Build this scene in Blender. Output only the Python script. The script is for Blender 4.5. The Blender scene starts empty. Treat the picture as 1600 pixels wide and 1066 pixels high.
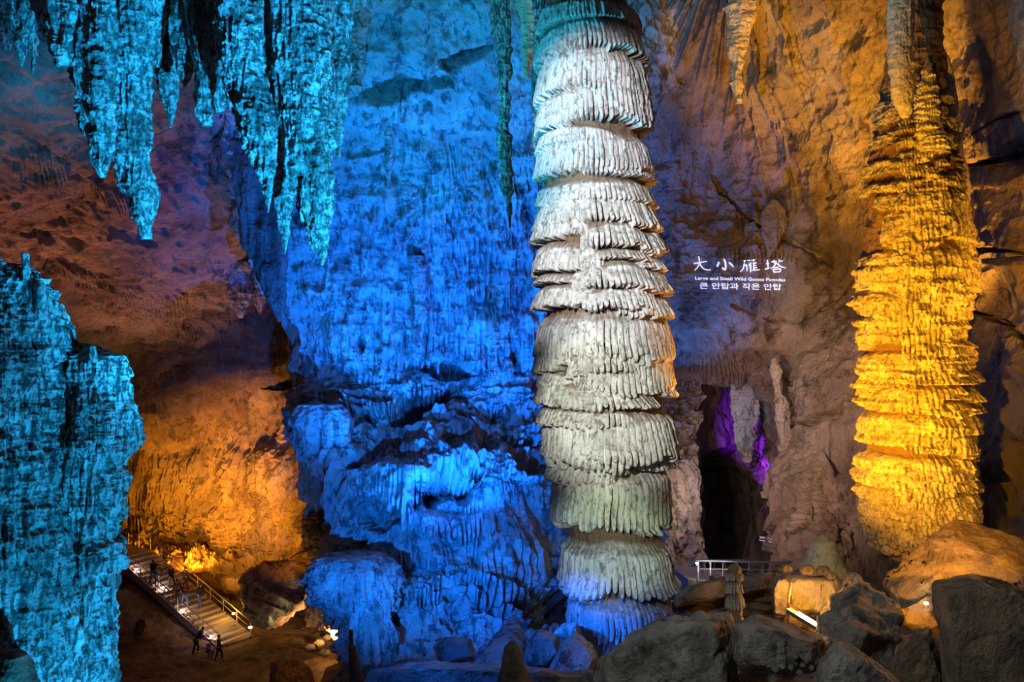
import bpy, bmesh, math, random
import numpy as np
from mathutils import Vector, Matrix
from mathutils.bvhtree import BVHTree

# ------------------------------------------------------------------ camera, world, lights
SC = bpy.context.scene
C = SC.collection
F = 28.0 / 36.0 * 1600.0          # focal length in pixels of the 1600 px wide frame

def P(px, py, Y):
    return np.array([(px - 800.0) / F * Y, Y, -(py - 533.0) / F * Y])

cam_d = bpy.data.cameras.new('camera')
cam_d.lens = 28; cam_d.sensor_width = 36; cam_d.clip_end = 400; cam_d.clip_start = 0.1
cam = bpy.data.objects.new('camera', cam_d); C.objects.link(cam)
cam.location = (0, 0, 0); cam.rotation_euler = (math.radians(90), 0, 0)
SC.camera = cam

SC.view_settings.view_transform = 'Standard'
SC.view_settings.look = 'None'
SC.view_settings.gamma = 1
SC.view_settings.exposure = 0.0
SC.view_settings.use_curve_mapping = False

w = bpy.data.worlds.new('world'); SC.world = w; w.use_nodes = True
w.node_tree.nodes['Background'].inputs[0].default_value = (0.55, 0.55, 0.75, 1)
w.node_tree.nodes['Background'].inputs[1].default_value = 0.030

def spot(name, loc, target, energy, col, angle, blend=0.6, radius=0.25):
    d = bpy.data.lights.new(name, 'SPOT')
    d.energy = energy; d.color = col; d.spot_size = math.radians(angle); d.spot_blend = blend
    d.shadow_soft_size = radius
    o = bpy.data.objects.new(name, d); C.objects.link(o)
    o.location = loc
    o.rotation_euler = (Vector(target) - Vector(loc)).to_track_quat('-Z', 'Y').to_euler()
    return o

def point(name, loc, energy, col, radius=0.3):
    d = bpy.data.lights.new(name, 'POINT')
    d.energy = energy; d.color = col; d.shadow_soft_size = radius
    o = bpy.data.objects.new(name, d); C.objects.link(o); o.location = loc
    return o

CYAN = (0.01, 0.44, 1.0); BLUE = (0.004, 0.15, 1.0); AZURE = (0.006, 0.24, 1.0)
ORANGE = (1.0, 0.34, 0.012); AMBER = (1.0, 0.44, 0.010); WHITE = (0.93, 0.97, 1.0); RUST = (1.0, 0.30, 0.18)
# cyan floods on the hanging stalactites and on the left pillars
spot('spot_cyan_roof', (1.5, 9.5, -4.5), P(320, 110, 16), 25000, CYAN, 60, 0.7, 0.06)
spot('spot_cyan_pillar', (0.5, 6.5, -10), P(60, 980, 12.5), 11000, CYAN, 54, 0.8, 0.06)
# blue floods on the middle wall
spot('spot_blue_low', (-0.5, 31, -10.5), P(670, 440, 45), 33000, BLUE, 74, 0.7, 0.15)
spot('spot_blue_front', (-5.0, 22, -9), P(640, 745, 40), 17000, (0.004, 0.19, 1.0), 62, 0.7, 0.15)
spot('spot_azure_mid', (-9.0, 28, -12), P(640, 340, 43), 30000, AZURE, 60, 0.8, 0.15)
spot('spot_cyan_top', (-5.0, 22, -3), P(690, 60, 38), 17000, (0.0, 0.45, 0.75), 56, 0.8, 0.15)
spot('spot_blue_right', (3.0, 38, -11), P(1070, 450, 47), 15000, (0.004, 0.22, 1.0), 36, 0.8, 0.2)
spot('spot_blue_base', (-0.2, 19.4, -6.0), P(912, 975, 22.5), 1300, BLUE, 42, 0.7, 0.1)
spot('spot_blue_drape', (-4, 27, -12.5), P(830, 850, 39), 4500, BLUE, 60, 0.7, 0.1)
# white floods on the tall column
spot('spot_white_high', (-2.2, 10, 7.5), P(930, 190, 23), 9500, (0.95, 0.93, 1.0), 23, 0.8, 0.05)
spot('spot_white_mid', (-2.2, 10, 4.5), P(936, 410, 22.5), 11500, WHITE, 26, 0.8, 0.05)
spot('spot_white_low', (-1.8, 10, 1.5), P(945, 640, 22.5), 8500, (0.96, 1.0, 0.86), 22, 0.8, 0.05)
spot('spot_teal_left', (-8.0, 16, 1.0), P(880, 60, 24), 11000, (0.02, 0.5, 0.8), 50, 0.8, 0.1)
spot('spot_green_low', (1.2, 14.5, -3.2), P(955, 850, 23), 1900, (0.75, 0.95, 0.62), 28, 0.8, 0.1)
spot('spot_orange_rim', (9.5, 22, -5), P(1012, 470, 24), 3000, (1.0, 0.36, 0.03), 34, 0.6, 0.1)
# amber floods on the right column and the wall behind it
spot('spot_amber_column', (7.5, 15, -3.4), P(1428, 500, 26), 5500, AMBER, 70, 0.6, 0.05)
spot('spot_amber_low', (5.2, 20.0, -4.6), P(1428, 480, 26), 12500, AMBER, 84, 0.7, 0.04)
spot('spot_orange_wall', (17.8, 30, -4.0), P(1325, 110, 41), 32000, (1.0, 0.40, 0.03), 46, 0.9, 0.15)
spot('spot_orange_far_right', (13.5, 15.0, -3.0), P(1570, 330, 32), 13000, (1.0, 0.38, 0.02), 42, 0.8, 0.1)
spot('spot_warm_sign', (3.8, 28, -3.0), P(1275, 690, 45), 11000, (1.0, 0.56, 0.38), 52, 0.9, 0.3)
spot('spot_purple', (15.5, 50.0, -10.5), P(1188, 680, 60), 11000, (0.30, 0.01, 1.0), 36, 0.6, 0.2)
spot('spot_teal_curtain', (11.5, 42, -11), P(1163, 640, 52), 1500, (0.01, 0.4, 0.8), 26, 0.7, 0.1)
point('light_recess', P(1100, 780, 46), 200, (1.0, 0.62, 0.45), 0.4)
# warm floods of the far chamber
spot('spot_orange_chamber', (-24.0, 58, -16.8), P(410, 740, 74), 15500, ORANGE, 92, 1.0, 0.15)
spot('spot_orange_left', P(300, 905, 68) + np.array([0, 0, 1.0]), P(280, 760, 78), 7000, ORANGE, 120, 0.8, 0.15)
spot('spot_orange_edge', (-17.0, 51, -16.5), P(470, 760, 66), 5500, ORANGE, 56, 0.7, 0.1)
spot('spot_rust_ceiling', P(30, 1000, 44), P(-40, 330, 37), 15000, (1.0, 0.34, 0.18), 56, 0.9, 0.3)
spot('spot_blue_rocks', (-3.0, 11, -1.5), P(800, 1020, 19), 2900, BLUE, 46, 0.8, 0.15)
spot('spot_rust_inner', P(230, 1000, 48), P(290, 450, 52), 9000, (1.0, 0.36, 0.22), 48, 0.9, 0.3)
point('fill_path', P(470, 990, 47), 260, (1.0, 0.45, 0.12), 0.3)  # added to brighten the near side of the rubble, no lamp here
spot('spot_mound', (9.0, 26, -5.5), P(1290, 865, 32), 420, (1.0, 0.85, 0.35), 24, 0.8, 0.1)
spot('spot_warm_rocks', (11.5, 19.5, -2.5), (6.0, 14, -6.5), 900, (1.0, 0.45, 0.12), 70, 0.8, 0.1)
spot('spot_fill_front', (-4.0, 3.0, 5.0), (7.5, 16, -7.0), 4200, (0.62, 0.68, 0.66), 42, 0.9, 0.3)  # fill added beside the camera for the near boulders, not a chamber flood

# ------------------------------------------------------------------ noise
def _hash(ix, iy, iz, seed):
    h = (ix.astype(np.int64) * 374761393 + iy.astype(np.int64) * 668265263 + iz.astype(np.int64) * 1274126177 + seed * 982451653) & 0xFFFFFFFF
    h = ((h ^ (h >> 13)) * 1274126177) & 0xFFFFFFFF
    h = ((h ^ (h >> 16)) * 2246822519) & 0xFFFFFFFF
    return ((h ^ (h >> 15)) & 0xFFFFFF) / float(0xFFFFFF)

def vn(x, y, z, seed=0):
    x, y, z = np.broadcast_arrays(np.asarray(x, float), np.asarray(y, float), np.asarray(z, float))
    fx = np.floor(x); fy = np.floor(y); fz = np.floor(z)
    a = x - fx; b = y - fy; c = z - fz
    a = a * a * a * (a * (a * 6 - 15) + 10); b = b * b * b * (b * (b * 6 - 15) + 10); c = c * c * c * (c * (c * 6 - 15) + 10)
    r = 0
    for i in (0, 1):
        wa = a if i else 1 - a
        for j in (0, 1):
            wb = b if j else 1 - b
            for k in (0, 1):
                r = r + wa * wb * (c if k else 1 - c) * _hash(fx + i, fy + j, fz + k, seed)
    return r * 2 - 1                       # -1..1

def fbm(x, y, z, n=4, seed=0, gain=0.5, lac=2.03):
    s = 0; a = 1.0; t = 0
    for i in range(n):
        s = s + a * vn(x, y, z, seed + i * 17); t += a
        x = x * lac + 7.3; y = y * lac + 3.1; z = z * lac + 1.7; a *= gain
    return s / t

def ridge(x, y, z, n=3, seed=0, gain=0.5, lac=2.1):
    s = 0; a = 1.0; t = 0
    for i in range(n):
        s = s + a * (1 - 2.2 * np.abs(vn(x, y, z, seed + i * 31))); t += a
        x = x * lac + 2.3; y = y * lac + 5.1; z = z * lac + 9.7; a *= gain
    return s / t

def h1(i, seed=0):
    i = np.asarray(i)
    return _hash(i, i * 0 + 5, i * 0 + 11, seed)

def sstep(a, b, x):
    t = np.clip((x - a) / (b - a), 0, 1); return t * t * (3 - 2 * t)

def skirts(u, z, L, out=None):
    """flowstone aprons: each bulges outward downwards and ends in a fringe of drip teeth
    L entries: (uc, ztop, halfwidth, height, protrusion, toothwidth, toothlength, arc, seed)"""
    d = np.zeros_like(u) if out is None else out
    for (uc, zt, hw, h, p, tw, tl, arc, seed) in L:
        m = (np.abs(u - uc) < hw) & (z < zt + h * 0.3) & (z > zt - h - tl * 1.3 - arc)
        if not m.any(): continue
        uu = u[m]; zz = z[m]
        a = (uu - uc) / hw
        wob = 0.10 * h * vn(uu / (hw * 0.35), seed * 1.3, 0.5, seed) + 0.05 * h * vn(uu / (hw * 0.1), seed * 2.3, 0.5, seed)
        ztop = zt - arc * a * a + wob
        hh = h * (1 - 0.35 * np.abs(a) ** 3)
        zb0 = ztop - hh + 0.6 * wob
        k = (uu + 0.25 * tw * vn(zz / (tw * 6), seed, 0, seed + 3)) / tw
        k2 = k * 0.37 + seed
        i = np.floor(k); fr = k - i
        c = np.clip(1 - (2 * fr - 1) ** 2, 0, 1)
        tl_i = tl * (0.15 + 0.85 * h1(i, seed)) * (0.6 + 0.4 * h1(np.floor(k2), seed + 9))
        e = h1(np.round(k), seed + 21)
        slot = (1 - np.abs(2 * (fr - 0.5))) ; slot = np.exp(-(slot / 0.22) ** 2)
        zb = zb0 - tl_i * c ** 1.2 + slot * hh * (0.10 + 0.75 * e * e)
        t = np.clip((ztop - zz) / (ztop - zb0 + 0.3 * tl), 0, 1)
        ins = (zz < ztop) & (zz > zb)
        ramp = sstep(0, 0.30, t)
        near = np.clip((zz - zb) / (0.35 * tl_i + 1e-6), 0, 1) ** 0.5
        prof = p * (0.28 * ramp + 0.72 * t ** 0.9) * (1 - a * a) ** 0.35
        fl = 0.50 * tw * np.sqrt(c) * ramp * (0.5 + 0.9 * h1(i, seed + 4))
        v = (prof * (0.72 + 0.28 * near) + fl) * ins
        d[m] = np.maximum(d[m], v)
    return d

# ------------------------------------------------------------------ mesh helpers
def link(name, me, mat, parent=None, loc=None):
    o = bpy.data.objects.new(name, me)
    if mat is not None: me.materials.append(mat)
    C.objects.link(o)
    if parent is not None: o.parent = parent
    if loc is not None: o.location = loc
    return o

def grid_mesh(name, V, wrap=False, flip=False, smooth=True):
    nv, nu = V.shape[:2]
    idx = np.arange(nv * nu).reshape(nv, nu)
    if wrap: idx = np.concatenate([idx, idx[:, :1]], axis=1)
    q = np.stack([idx[:-1, :-1], idx[1:, :-1], idx[1:, 1:], idx[:-1, 1:]], axis=-1).reshape(-1, 4)
    if flip: q = q[:, ::-1]
    me = bpy.data.meshes.new(name)
    me.vertices.add(nv * nu); me.vertices.foreach_set('co', V.reshape(-1).astype(np.float32))
    n = len(q)
    me.loops.add(n * 4); me.loops.foreach_set('vertex_index', q.reshape(-1).astype(np.int32))
    me.polygons.add(n)
    me.polygons.foreach_set('loop_start', np.arange(0, n * 4, 4, dtype=np.int32))
    me.polygons.foreach_set('use_smooth', np.full(n, smooth))
    me.update(calc_edges=True)
    return me

def set_apron(me, a):
    at = me.attributes.new('apron', 'FLOAT', 'POINT')
    at.data.foreach_set('value', np.clip(a, 0, 1).reshape(-1).astype(np.float32))

def tag(o, label=None, cat=None, group=None, kind=None):
    if label: o['label'] = label
    if cat: o['category'] = cat
    if group: o['group'] = group
    if kind: o['kind'] = kind
    return o

def empty(name, loc, rz=0):
    o = bpy.data.objects.new(name, None); C.objects.link(o)
    o.location = loc; o.rotation_euler = (0, 0, rz); o.empty_display_size = 0.2
    return o

def crom(A, n, axis=0):
    """Catmull-Rom resample of A along axis to n samples"""
    A = np.moveaxis(np.asarray(A, float), axis, 0)
    m = len(A)
    B = np.concatenate([2 * A[:1] - A[1:2], A, 2 * A[-1:] - A[-2:-1]], 0)
    t = np.linspace(0, m - 1, n); i = np.clip(t.astype(int), 0, m - 2); f = (t - i)
    f = f.reshape((-1,) + (1,) * (A.ndim - 1))
    p0, p1, p2, p3 = B[i], B[i + 1], B[i + 2], B[i + 3]
    r = 0.5 * ((2 * p1) + (-p0 + p2) * f + (2 * p0 - 5 * p1 + 4 * p2 - p3) * f ** 2 + (-p0 + 3 * p1 - 3 * p2 + p3) * f ** 3)
    return np.moveaxis(r, 0, axis)

BVH = {}
def sheet(name, rows, nu, nv, disp, mat, sk=None, skp=None, keep=False):
    """curved rock surface through a lattice of points, displaced along its normals"""
    if name == 'wall_back': rows = [[(-260, r[0][1], r[0][2])] + r for r in rows]
    if name == 'ceiling': rows = [[(-420, r[0][1], r[0][2] - 1)] + r for r in rows]
    if name == 'wall_right': rows = [r + [(2050, r[-1][1], r[-1][2] - 6)] for r in rows]
    G = np.array([[P(*p) for p in r] for r in rows])
    S = crom(crom(G, nv, 0), nu, 1)
    du = np.gradient(S, axis=1); dv = np.gradient(S, axis=0)
    N = np.cross(dv, du); N /= np.linalg.norm(N, axis=-1, keepdims=True) + 1e-9
    s = np.sign(np.sum(N * (-S), axis=-1).mean()); N *= s
    mid = S[nv // 2]
    u = np.concatenate([[0], np.cumsum(np.linalg.norm(np.diff(mid[:, :2], axis=0), axis=1))])
    U = np.broadcast_to(u, (nv, nu)).copy()
    px = S[..., 0] / S[..., 1] * F + 800; py = 533 - S[..., 2] / S[..., 1] * F
    d, extra = disp(S[..., 0], S[..., 1], S[..., 2], U, px, py)
    if skp:
        L = []
        for (x0, x1, y0, y1, p, tw, tl, arc, seed) in skp:
            j = np.argmin((px - (x0 + x1) / 2) ** 2 + (py - y0) ** 2)
            Yd = S[..., 1].reshape(-1)[j]; uc = U.reshape(-1)[j]; zt = S[..., 2].reshape(-1)[j]
            k = Yd / F
            L.append((uc, zt, (x1 - x0) / 2 * k, (y1 - y0) * k, p, tw, tl, arc * k, seed))
        sd = skirts(U.reshape(-1), S[..., 2].reshape(-1), L).reshape(U.shape)
        H = N.copy(); H[..., 2] *= 0.25; H /= np.linalg.norm(H, axis=-1, keepdims=True) + 1e-9
        S = S + H * sd[..., None]
    S = S + N * d[..., None]
    if extra is not None: S = S + extra
    me = grid_mesh(name, S)
    if skp: set_apron(me, sd / 0.25)
    o = link(name, me, mat)
    o['kind'] = 'structure'
    if keep:
        st = 3
        V = S[::st, ::st]; a, b = V.shape[:2]
        idx = np.arange(a * b).reshape(a, b)
        q = np.stack([idx[:-1, :-1], idx[1:, :-1], idx[1:, 1:], idx[:-1, 1:]], axis=-1).reshape(-1, 4)
        BVH[name] = BVHTree.FromPolygons([tuple(v) for v in V.reshape(-1, 3)], [tuple(int(k) for k in f) for f in q])
    return o

def formation(name, prof, Y, mat, nt=220, nz=400, ratio=0.8, skp=None, amp=0.06, rid=0.05, fine=0.012, fw=0.25, seed=0,
              pk=1.0, crust=0.0, rnd=None, parent=None, lean=0.0, tip=True, open_top=False, fdir=1.0, lump=0.0, spiral=0.0):
    """speleothem of revolution-like form: profile rows (py, xl, xr) at axis depth Y"""
    prof = np.array(prof, float)
    pys = np.linspace(prof[0, 0], prof[-1, 0], nz)
    if tip:
        tt = np.linspace(0, 1, nz); 
        pys = prof[0, 0] + (prof[-1, 0] - prof[0, 0]) * tt
    def smooth_interp(x, xp, fp):
        return np.interp(x, xp, fp)
    xl = smooth_interp(pys, prof[:, 0], prof[:, 1]); xr = smooth_interp(pys, prof[:, 0], prof[:, 2])
    k = Y / F
    cx = ((xl + xr) / 2 - 800) * k; R = (xr - xl) / 2 * k
    z = -(pys - 533) * k
    s = np.linspace(-1, 1, nt, endpoint=False)
    th = math.pi * (0.62 * s + 0.38 * s ** 3)
    TH, Z = np.meshgrid(th, z)
    RR = R[:, None] * np.ones_like(TH); CX = cx[:, None] * np.ones_like(TH)
    Rm = max(R.max(), 1e-3); 
    Rs = np.minimum(1, RR / (0.35 * Rm + 1e-6))
    X = CX + RR * np.sin(TH); Yy = Y - RR * ratio * np.cos(TH) + lean * (Z - z.mean())
    wx, wy, wz = X, Yy, Z
    U = TH * R.mean()
    d = amp * fbm(wx / 0.9, wy / 0.9, wz / 1.3, 4, seed) * Rs
    d += rid * ridge(wx / fw, wy / fw, wz / (fw * 9 * fdir), 3, seed + 50) * Rs
    if lump: d += lump * ridge(wx / (fw * 2.2), wy / (fw * 2.2), wz / (fw * 1.6), 3, seed + 70) * Rs
    d += fine * fbm(wx / 0.10, wy / 0.10, wz / 0.14, 2, seed + 90) * np.minimum(1, Rs * 2)
    if crust: d += crust * ridge(wx / 0.16, wy / 0.16, wz / 0.22, 3, seed + 95, 0.6) * np.minimum(1, Rs * 1.5)
    L = []
    rg = random.Random(seed)
    if skp:
        for (x0, x1, y0, y1, p, tw, tl, arc, sd) in skp:
            yy = (y0 + y1) / 2
            c0 = np.interp(yy, pys, (xl + xr) / 2); r0 = np.interp(yy, pys, (xr - xl) / 2)
            a0 = math.asin(max(-1, min(1, (x0 - c0) / r0))); a1 = math.asin(max(-1, min(1, (x1 - c0) / r0)))
            if x0 <= c0 - r0 * 0.96: a0 = -2.2
            if x1 >= c0 + r0 * 0.96: a1 = 2.2
            L.append(((a0 + a1) / 2 * R.mean(), -(y0 - 533) * k, (a1 - a0) / 2 * R.mean() * 1.12, (y1 - y0) * k, p, tw, tl, arc * k, sd))
    if rnd:
        n, y0, y1, hwr, hr, pr, tw, tl = rnd
        for i in range(n):
            py = rg.uniform(y0, y1)
            L.append((rg.uniform(-2.4, 2.4) * R.mean(), -(py - 533) * k, rg.uniform(*hwr), rg.uniform(*hr), rg.uniform(*pr), tw * rg.uniform(.7, 1.3), tl * rg.uniform(.6, 1.3), rg.uniform(0, 0.15), seed * 100 + i))
    sd = None
    if L:
        L = [l[:4] + (l[4] * pk,) + l[5:] for l in L]
        sd = skirts(U.reshape(-1), Z.reshape(-1), L).reshape(U.shape); d += sd * Rs
    D2 = RR + d
    D2 = np.maximum(D2, 0.002)
    X = CX + D2 * np.sin(TH); Yy = Y - (RR * ratio + d) * np.cos(TH) + lean * (Z - z.mean())
    V = np.stack([X, Yy, Z], -1)
    # close both ends
    for e, sgn in ((0, 1), (-1, -1)):
        c = V[e].mean(0); c2 = c.copy(); ring = c + (V[e] - c) * 0.02
        if e == 0: V = np.concatenate([ring[None], V], 0)
        else: V = np.concatenate([V, ring[None]], 0)
    base = V[-1].mean(0)
    if parent is not None: base = np.array(parent.location)
    me = grid_mesh(name, V - base, wrap=True)
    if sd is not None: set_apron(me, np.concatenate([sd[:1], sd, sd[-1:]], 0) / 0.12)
    o = link(name, me, mat, parent)
    if parent is None: o.location = base
    return o

# ------------------------------------------------------------------ materials
def new_mat(name):
    m = bpy.data.materials.new(name); m.use_nodes = True
    nt = m.node_tree; b = nt.nodes['Principled BSDF']
    return m, nt, b

def rock(name, c1, c2, dark=(0.05, 0.05, 0.04), patch=0.0, pscale=2.0, nscale=1.0, stretch=1.0, bump=0.5, rough=0.75, bscale=8.0, spec=0.35, patch2=0.5, topc=None, topamt=0.0, mud_shade=None):
    m, nt, b = new_mat(name)
    N = nt.nodes; Lk = nt.links
    tc = N.new('ShaderNodeTexCoord'); mp = N.new('ShaderNodeMapping'); mp.inputs['Scale'].default_value = (1, 1, stretch)
    Lk.new(tc.outputs['Object'], mp.inputs[0])
    n1 = N.new('ShaderNodeTexNoise'); n1.inputs['Scale'].default_value = nscale; n1.inputs['Detail'].default_value = 8; n1.inputs['Roughness'].default_value = 0.62
    Lk.new(mp.outputs[0], n1.inputs['Vector'])
    r1 = N.new('ShaderNodeValToRGB'); r1.color_ramp.elements[0].position = 0.36; r1.color_ramp.elements[1].position = 0.64
    r1.color_ramp.elements[0].color = (*c2, 1); r1.color_ramp.elements[1].color = (*c1, 1)
    Lk.new(n1.outputs['Fac'], r1.inputs[0])
    col = r1.outputs[0]
    if patch > 0:
        n2 = N.new('ShaderNodeTexNoise'); n2.inputs['Scale'].default_value = pscale; n2.inputs['Detail'].default_value = 9; n2.inputs['Roughness'].default_value = 0.72
        n2.inputs['Distortion'].default_value = 0.3
        Lk.new(mp.outputs[0], n2.inputs['Vector'])
        r2 = N.new('ShaderNodeValToRGB')
        r2.color_ramp.elements[0].position = patch2 - 0.04; r2.color_ramp.elements[1].position = patch2 + 0.05
        r2.color_ramp.elements[0].color = (patch, patch, patch, 1); r2.color_ramp.elements[1].color = (0, 0, 0, 1)
        Lk.new(n2.outputs['Fac'], r2.inputs[0])
        mx = N.new('ShaderNodeMix'); mx.data_type = 'RGBA'
        Lk.new(r2.outputs[0], mx.inputs[0]); Lk.new(col, mx.inputs[6]); mx.inputs[7].default_value = (*dark, 1)
        col = mx.outputs[2]
    if topc is not None:                      # mud and silt that settled on the ledges
        g = N.new('ShaderNodeNewGeometry'); sx = N.new('ShaderNodeSeparateXYZ'); Lk.new(g.outputs['Normal'], sx.inputs[0])
        rr = N.new('ShaderNodeMapRange'); rr.inputs[1].default_value = 0.35; rr.inputs[2].default_value = 0.75; rr.inputs[4].default_value = topamt
        Lk.new(sx.outputs['Z'], rr.inputs[0])
        m2 = N.new('ShaderNodeMix'); m2.data_type = 'RGBA'
        Lk.new(rr.outputs[0], m2.inputs[0]); Lk.new(col, m2.inputs[6]); m2.inputs[7].default_value = (*topc, 1)
        col = m2.outputs[2]
    if mud_shade is not None:                       # brown clay where no apron covers, painted darker to stand in for gap shade
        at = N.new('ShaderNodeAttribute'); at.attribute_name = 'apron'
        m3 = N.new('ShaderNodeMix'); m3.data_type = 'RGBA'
        Lk.new(at.outputs['Fac'], m3.inputs[0]); m3.inputs[6].default_value = (*mud_shade, 1); Lk.new(col, m3.inputs[7])
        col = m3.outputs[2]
    Lk.new(col, b.inputs['Base Color'])
    b.inputs['Roughness'].default_value = rough; b.inputs['Specular IOR Level'].default_value = spec
    n3 = N.new('ShaderNodeTexNoise'); n3.inputs['Scale'].default_value = bscale; n3.inputs['Detail'].default_value = 7; n3.inputs['Roughness'].default_value = 0.65
    Lk.new(mp.outputs[0], n3.inputs['Vector'])
    bp = N.new('ShaderNodeBump'); bp.inputs['Strength'].default_value = bump; bp.inputs['Distance'].default_value = 1.2 / bscale
    Lk.new(n3.outputs['Fac'], bp.inputs['Height']); Lk.new(bp.outputs[0], b.inputs['Normal'])
    return m

def plain(name, col, rough=0.6, metal=0.0, bump=0.0, scale=30):
    m, nt, b = new_mat(name)
    n = nt.nodes.new('ShaderNodeTexNoise'); n.inputs['Scale'].default_value = scale; n.inputs['Detail'].default_value = 4
    r = nt.nodes.new('ShaderNodeMapRange'); r.inputs[3].default_value = 0.75; r.inputs[4].default_value = 1.2
    nt.links.new(n.outputs['Fac'], r.inputs[0])
    mx = nt.nodes.new('ShaderNodeVectorMath'); mx.operation = 'SCALE'; mx.inputs[0].default_value = col
    nt.links.new(r.outputs[0], mx.inputs['Scale']); nt.links.new(mx.outputs[0], b.inputs['Base Color'])
    b.inputs['Roughness'].default_value = rough; b.inputs['Metallic'].default_value = metal
    return m

def glow(name, col, strength):
    m, nt, b = new_mat(name)
    b.inputs['Base Color'].default_value = (*col, 1)
    b.inputs['Emission Color'].default_value = (*col, 1); b.inputs['Emission Strength'].default_value = strength
    return m

M = dict(
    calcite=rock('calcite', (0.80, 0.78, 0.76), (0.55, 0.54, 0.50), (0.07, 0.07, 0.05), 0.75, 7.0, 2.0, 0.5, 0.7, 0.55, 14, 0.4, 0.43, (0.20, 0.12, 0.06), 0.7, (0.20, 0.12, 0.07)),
    amber_calcite=rock('amber_calcite', (0.80, 0.74, 0.60), (0.55, 0.48, 0.34), (0.10, 0.08, 0.05), 0.7, 5.0, 2.0, 0.7, 0.7, 0.6, 10, 0.4, 0.40, (0.40, 0.28, 0.14), 0.4),
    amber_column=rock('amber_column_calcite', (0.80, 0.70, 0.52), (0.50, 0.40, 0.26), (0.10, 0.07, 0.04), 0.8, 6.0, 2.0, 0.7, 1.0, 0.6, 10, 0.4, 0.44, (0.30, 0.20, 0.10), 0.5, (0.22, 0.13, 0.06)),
    speckled=rock('speckled_calcite', (0.80, 0.82, 0.80), (0.22, 0.26, 0.24), (0.02, 0.045, 0.04), 0.85, 9.0, 1.2, 0.6, 1.0, 0.6, 18, 0.4, 0.50),  # dark patches mix algae tone with painted shade of the rough crust
    pillar=rock('pillar_flowstone', (0.76, 0.80, 0.78), (0.20, 0.24, 0.22), (0.02, 0.06, 0.055), 0.92, 10.0, 1.2, 0.4, 1.0, 0.6, 18, 0.4, 0.49),
    wallm=rock('wall_flowstone', (0.72, 0.72, 0.72), (0.38, 0.38, 0.38), (0.05, 0.05, 0.05), 0.75, 1.6, 0.5, 0.5, 1.0, 0.7, 3.6, 0.3, 0.45),
    ceil=rock('ceiling_rock', (0.52, 0.42, 0.38), (0.24, 0.19, 0.18), (0.06, 0.04, 0.03), 0.7, 0.5, 0.35, 1.2, 0.9, 0.8, 2.2, 0.25, 0.42),
    chamber=rock('chamber_rock', (0.62, 0.52, 0.40), (0.30, 0.24, 0.17), (0.06, 0.04, 0.03), 0.6, 0.6, 0.4, 0.6, 0.9, 0.75, 2.4, 0.3, 0.43),
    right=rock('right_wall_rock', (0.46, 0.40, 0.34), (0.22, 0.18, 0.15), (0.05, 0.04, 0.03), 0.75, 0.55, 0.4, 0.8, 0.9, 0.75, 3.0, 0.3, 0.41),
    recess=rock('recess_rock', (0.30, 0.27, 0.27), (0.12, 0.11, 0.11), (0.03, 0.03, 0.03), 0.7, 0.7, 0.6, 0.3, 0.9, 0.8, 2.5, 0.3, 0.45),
    boulder=rock('boulder_rock', (0.42, 0.36, 0.30), (0.14, 0.115, 0.10), (0.04, 0.035, 0.03), 0.7, 2.2, 1.6, 1.0, 0.9, 0.7, 7.0, 0.4, 0.43),
    brown=rock('brown_rock', (0.34, 0.24, 0.15), (0.14, 0.09, 0.06), (0.04, 0.03, 0.02), 0.7, 2.0, 1.5, 1.0, 0.9, 0.7, 6.0, 0.4, 0.42),
    earth=rock('cave_earth', (0.30, 0.20, 0.12), (0.13, 0.08, 0.05), (0.04, 0.03, 0.02), 0.6, 0.9, 0.6, 1.0, 0.9, 0.85, 3.0, 0.2, 0.42),
    step=plain('step_stone', (0.42, 0.36, 0.32), 0.7), rail=plain('rail_paint', (0.48, 0.42, 0.30), 0.45),
    steel=plain('rail_steel', (0.36, 0.36, 0.38), 0.4, 0.4), skin=plain('skin', (0.55, 0.34, 0.24), 0.6),
    hair=plain('hair', (0.02, 0.018, 0.016), 0.5), housing=plain('lamp_housing', (0.12, 0.12, 0.12), 0.5),
    timber=plain('timber', (0.20, 0.13, 0.08), 0.8),
)

# ------------------------------------------------------------------ cave shell
def d_ceiling(x, y, z, u, px, py):
    a = x * 0.80 - y * 0.25 - z * 0.9                      # across the beds
    b = x * 0.6 + z * 0.55 + y * 0.3
    d = 1.3 * fbm(x / 8, y / 8, z / 8, 3, 1) + 0.8 * fbm(a / 2.0, b / 9, y / 9, 4, 5) + 0.30 * ridge(a / 1.2, b / 4, y / 4, 3, 9)
    d += 0.28 * fbm(x / 0.8, y / 0.8, z / 0.8, 4, 12)
    pits = np.clip(fbm(x / 1.3, y / 2.0, z / 1.0, 3, 21) - 0.22, 0, 1)
    d -= 1.5 * pits
    d += 0.22 * ridge(a / 0.5, b / 1.4, y / 1.4, 3, 15)
    return d, None

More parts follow.
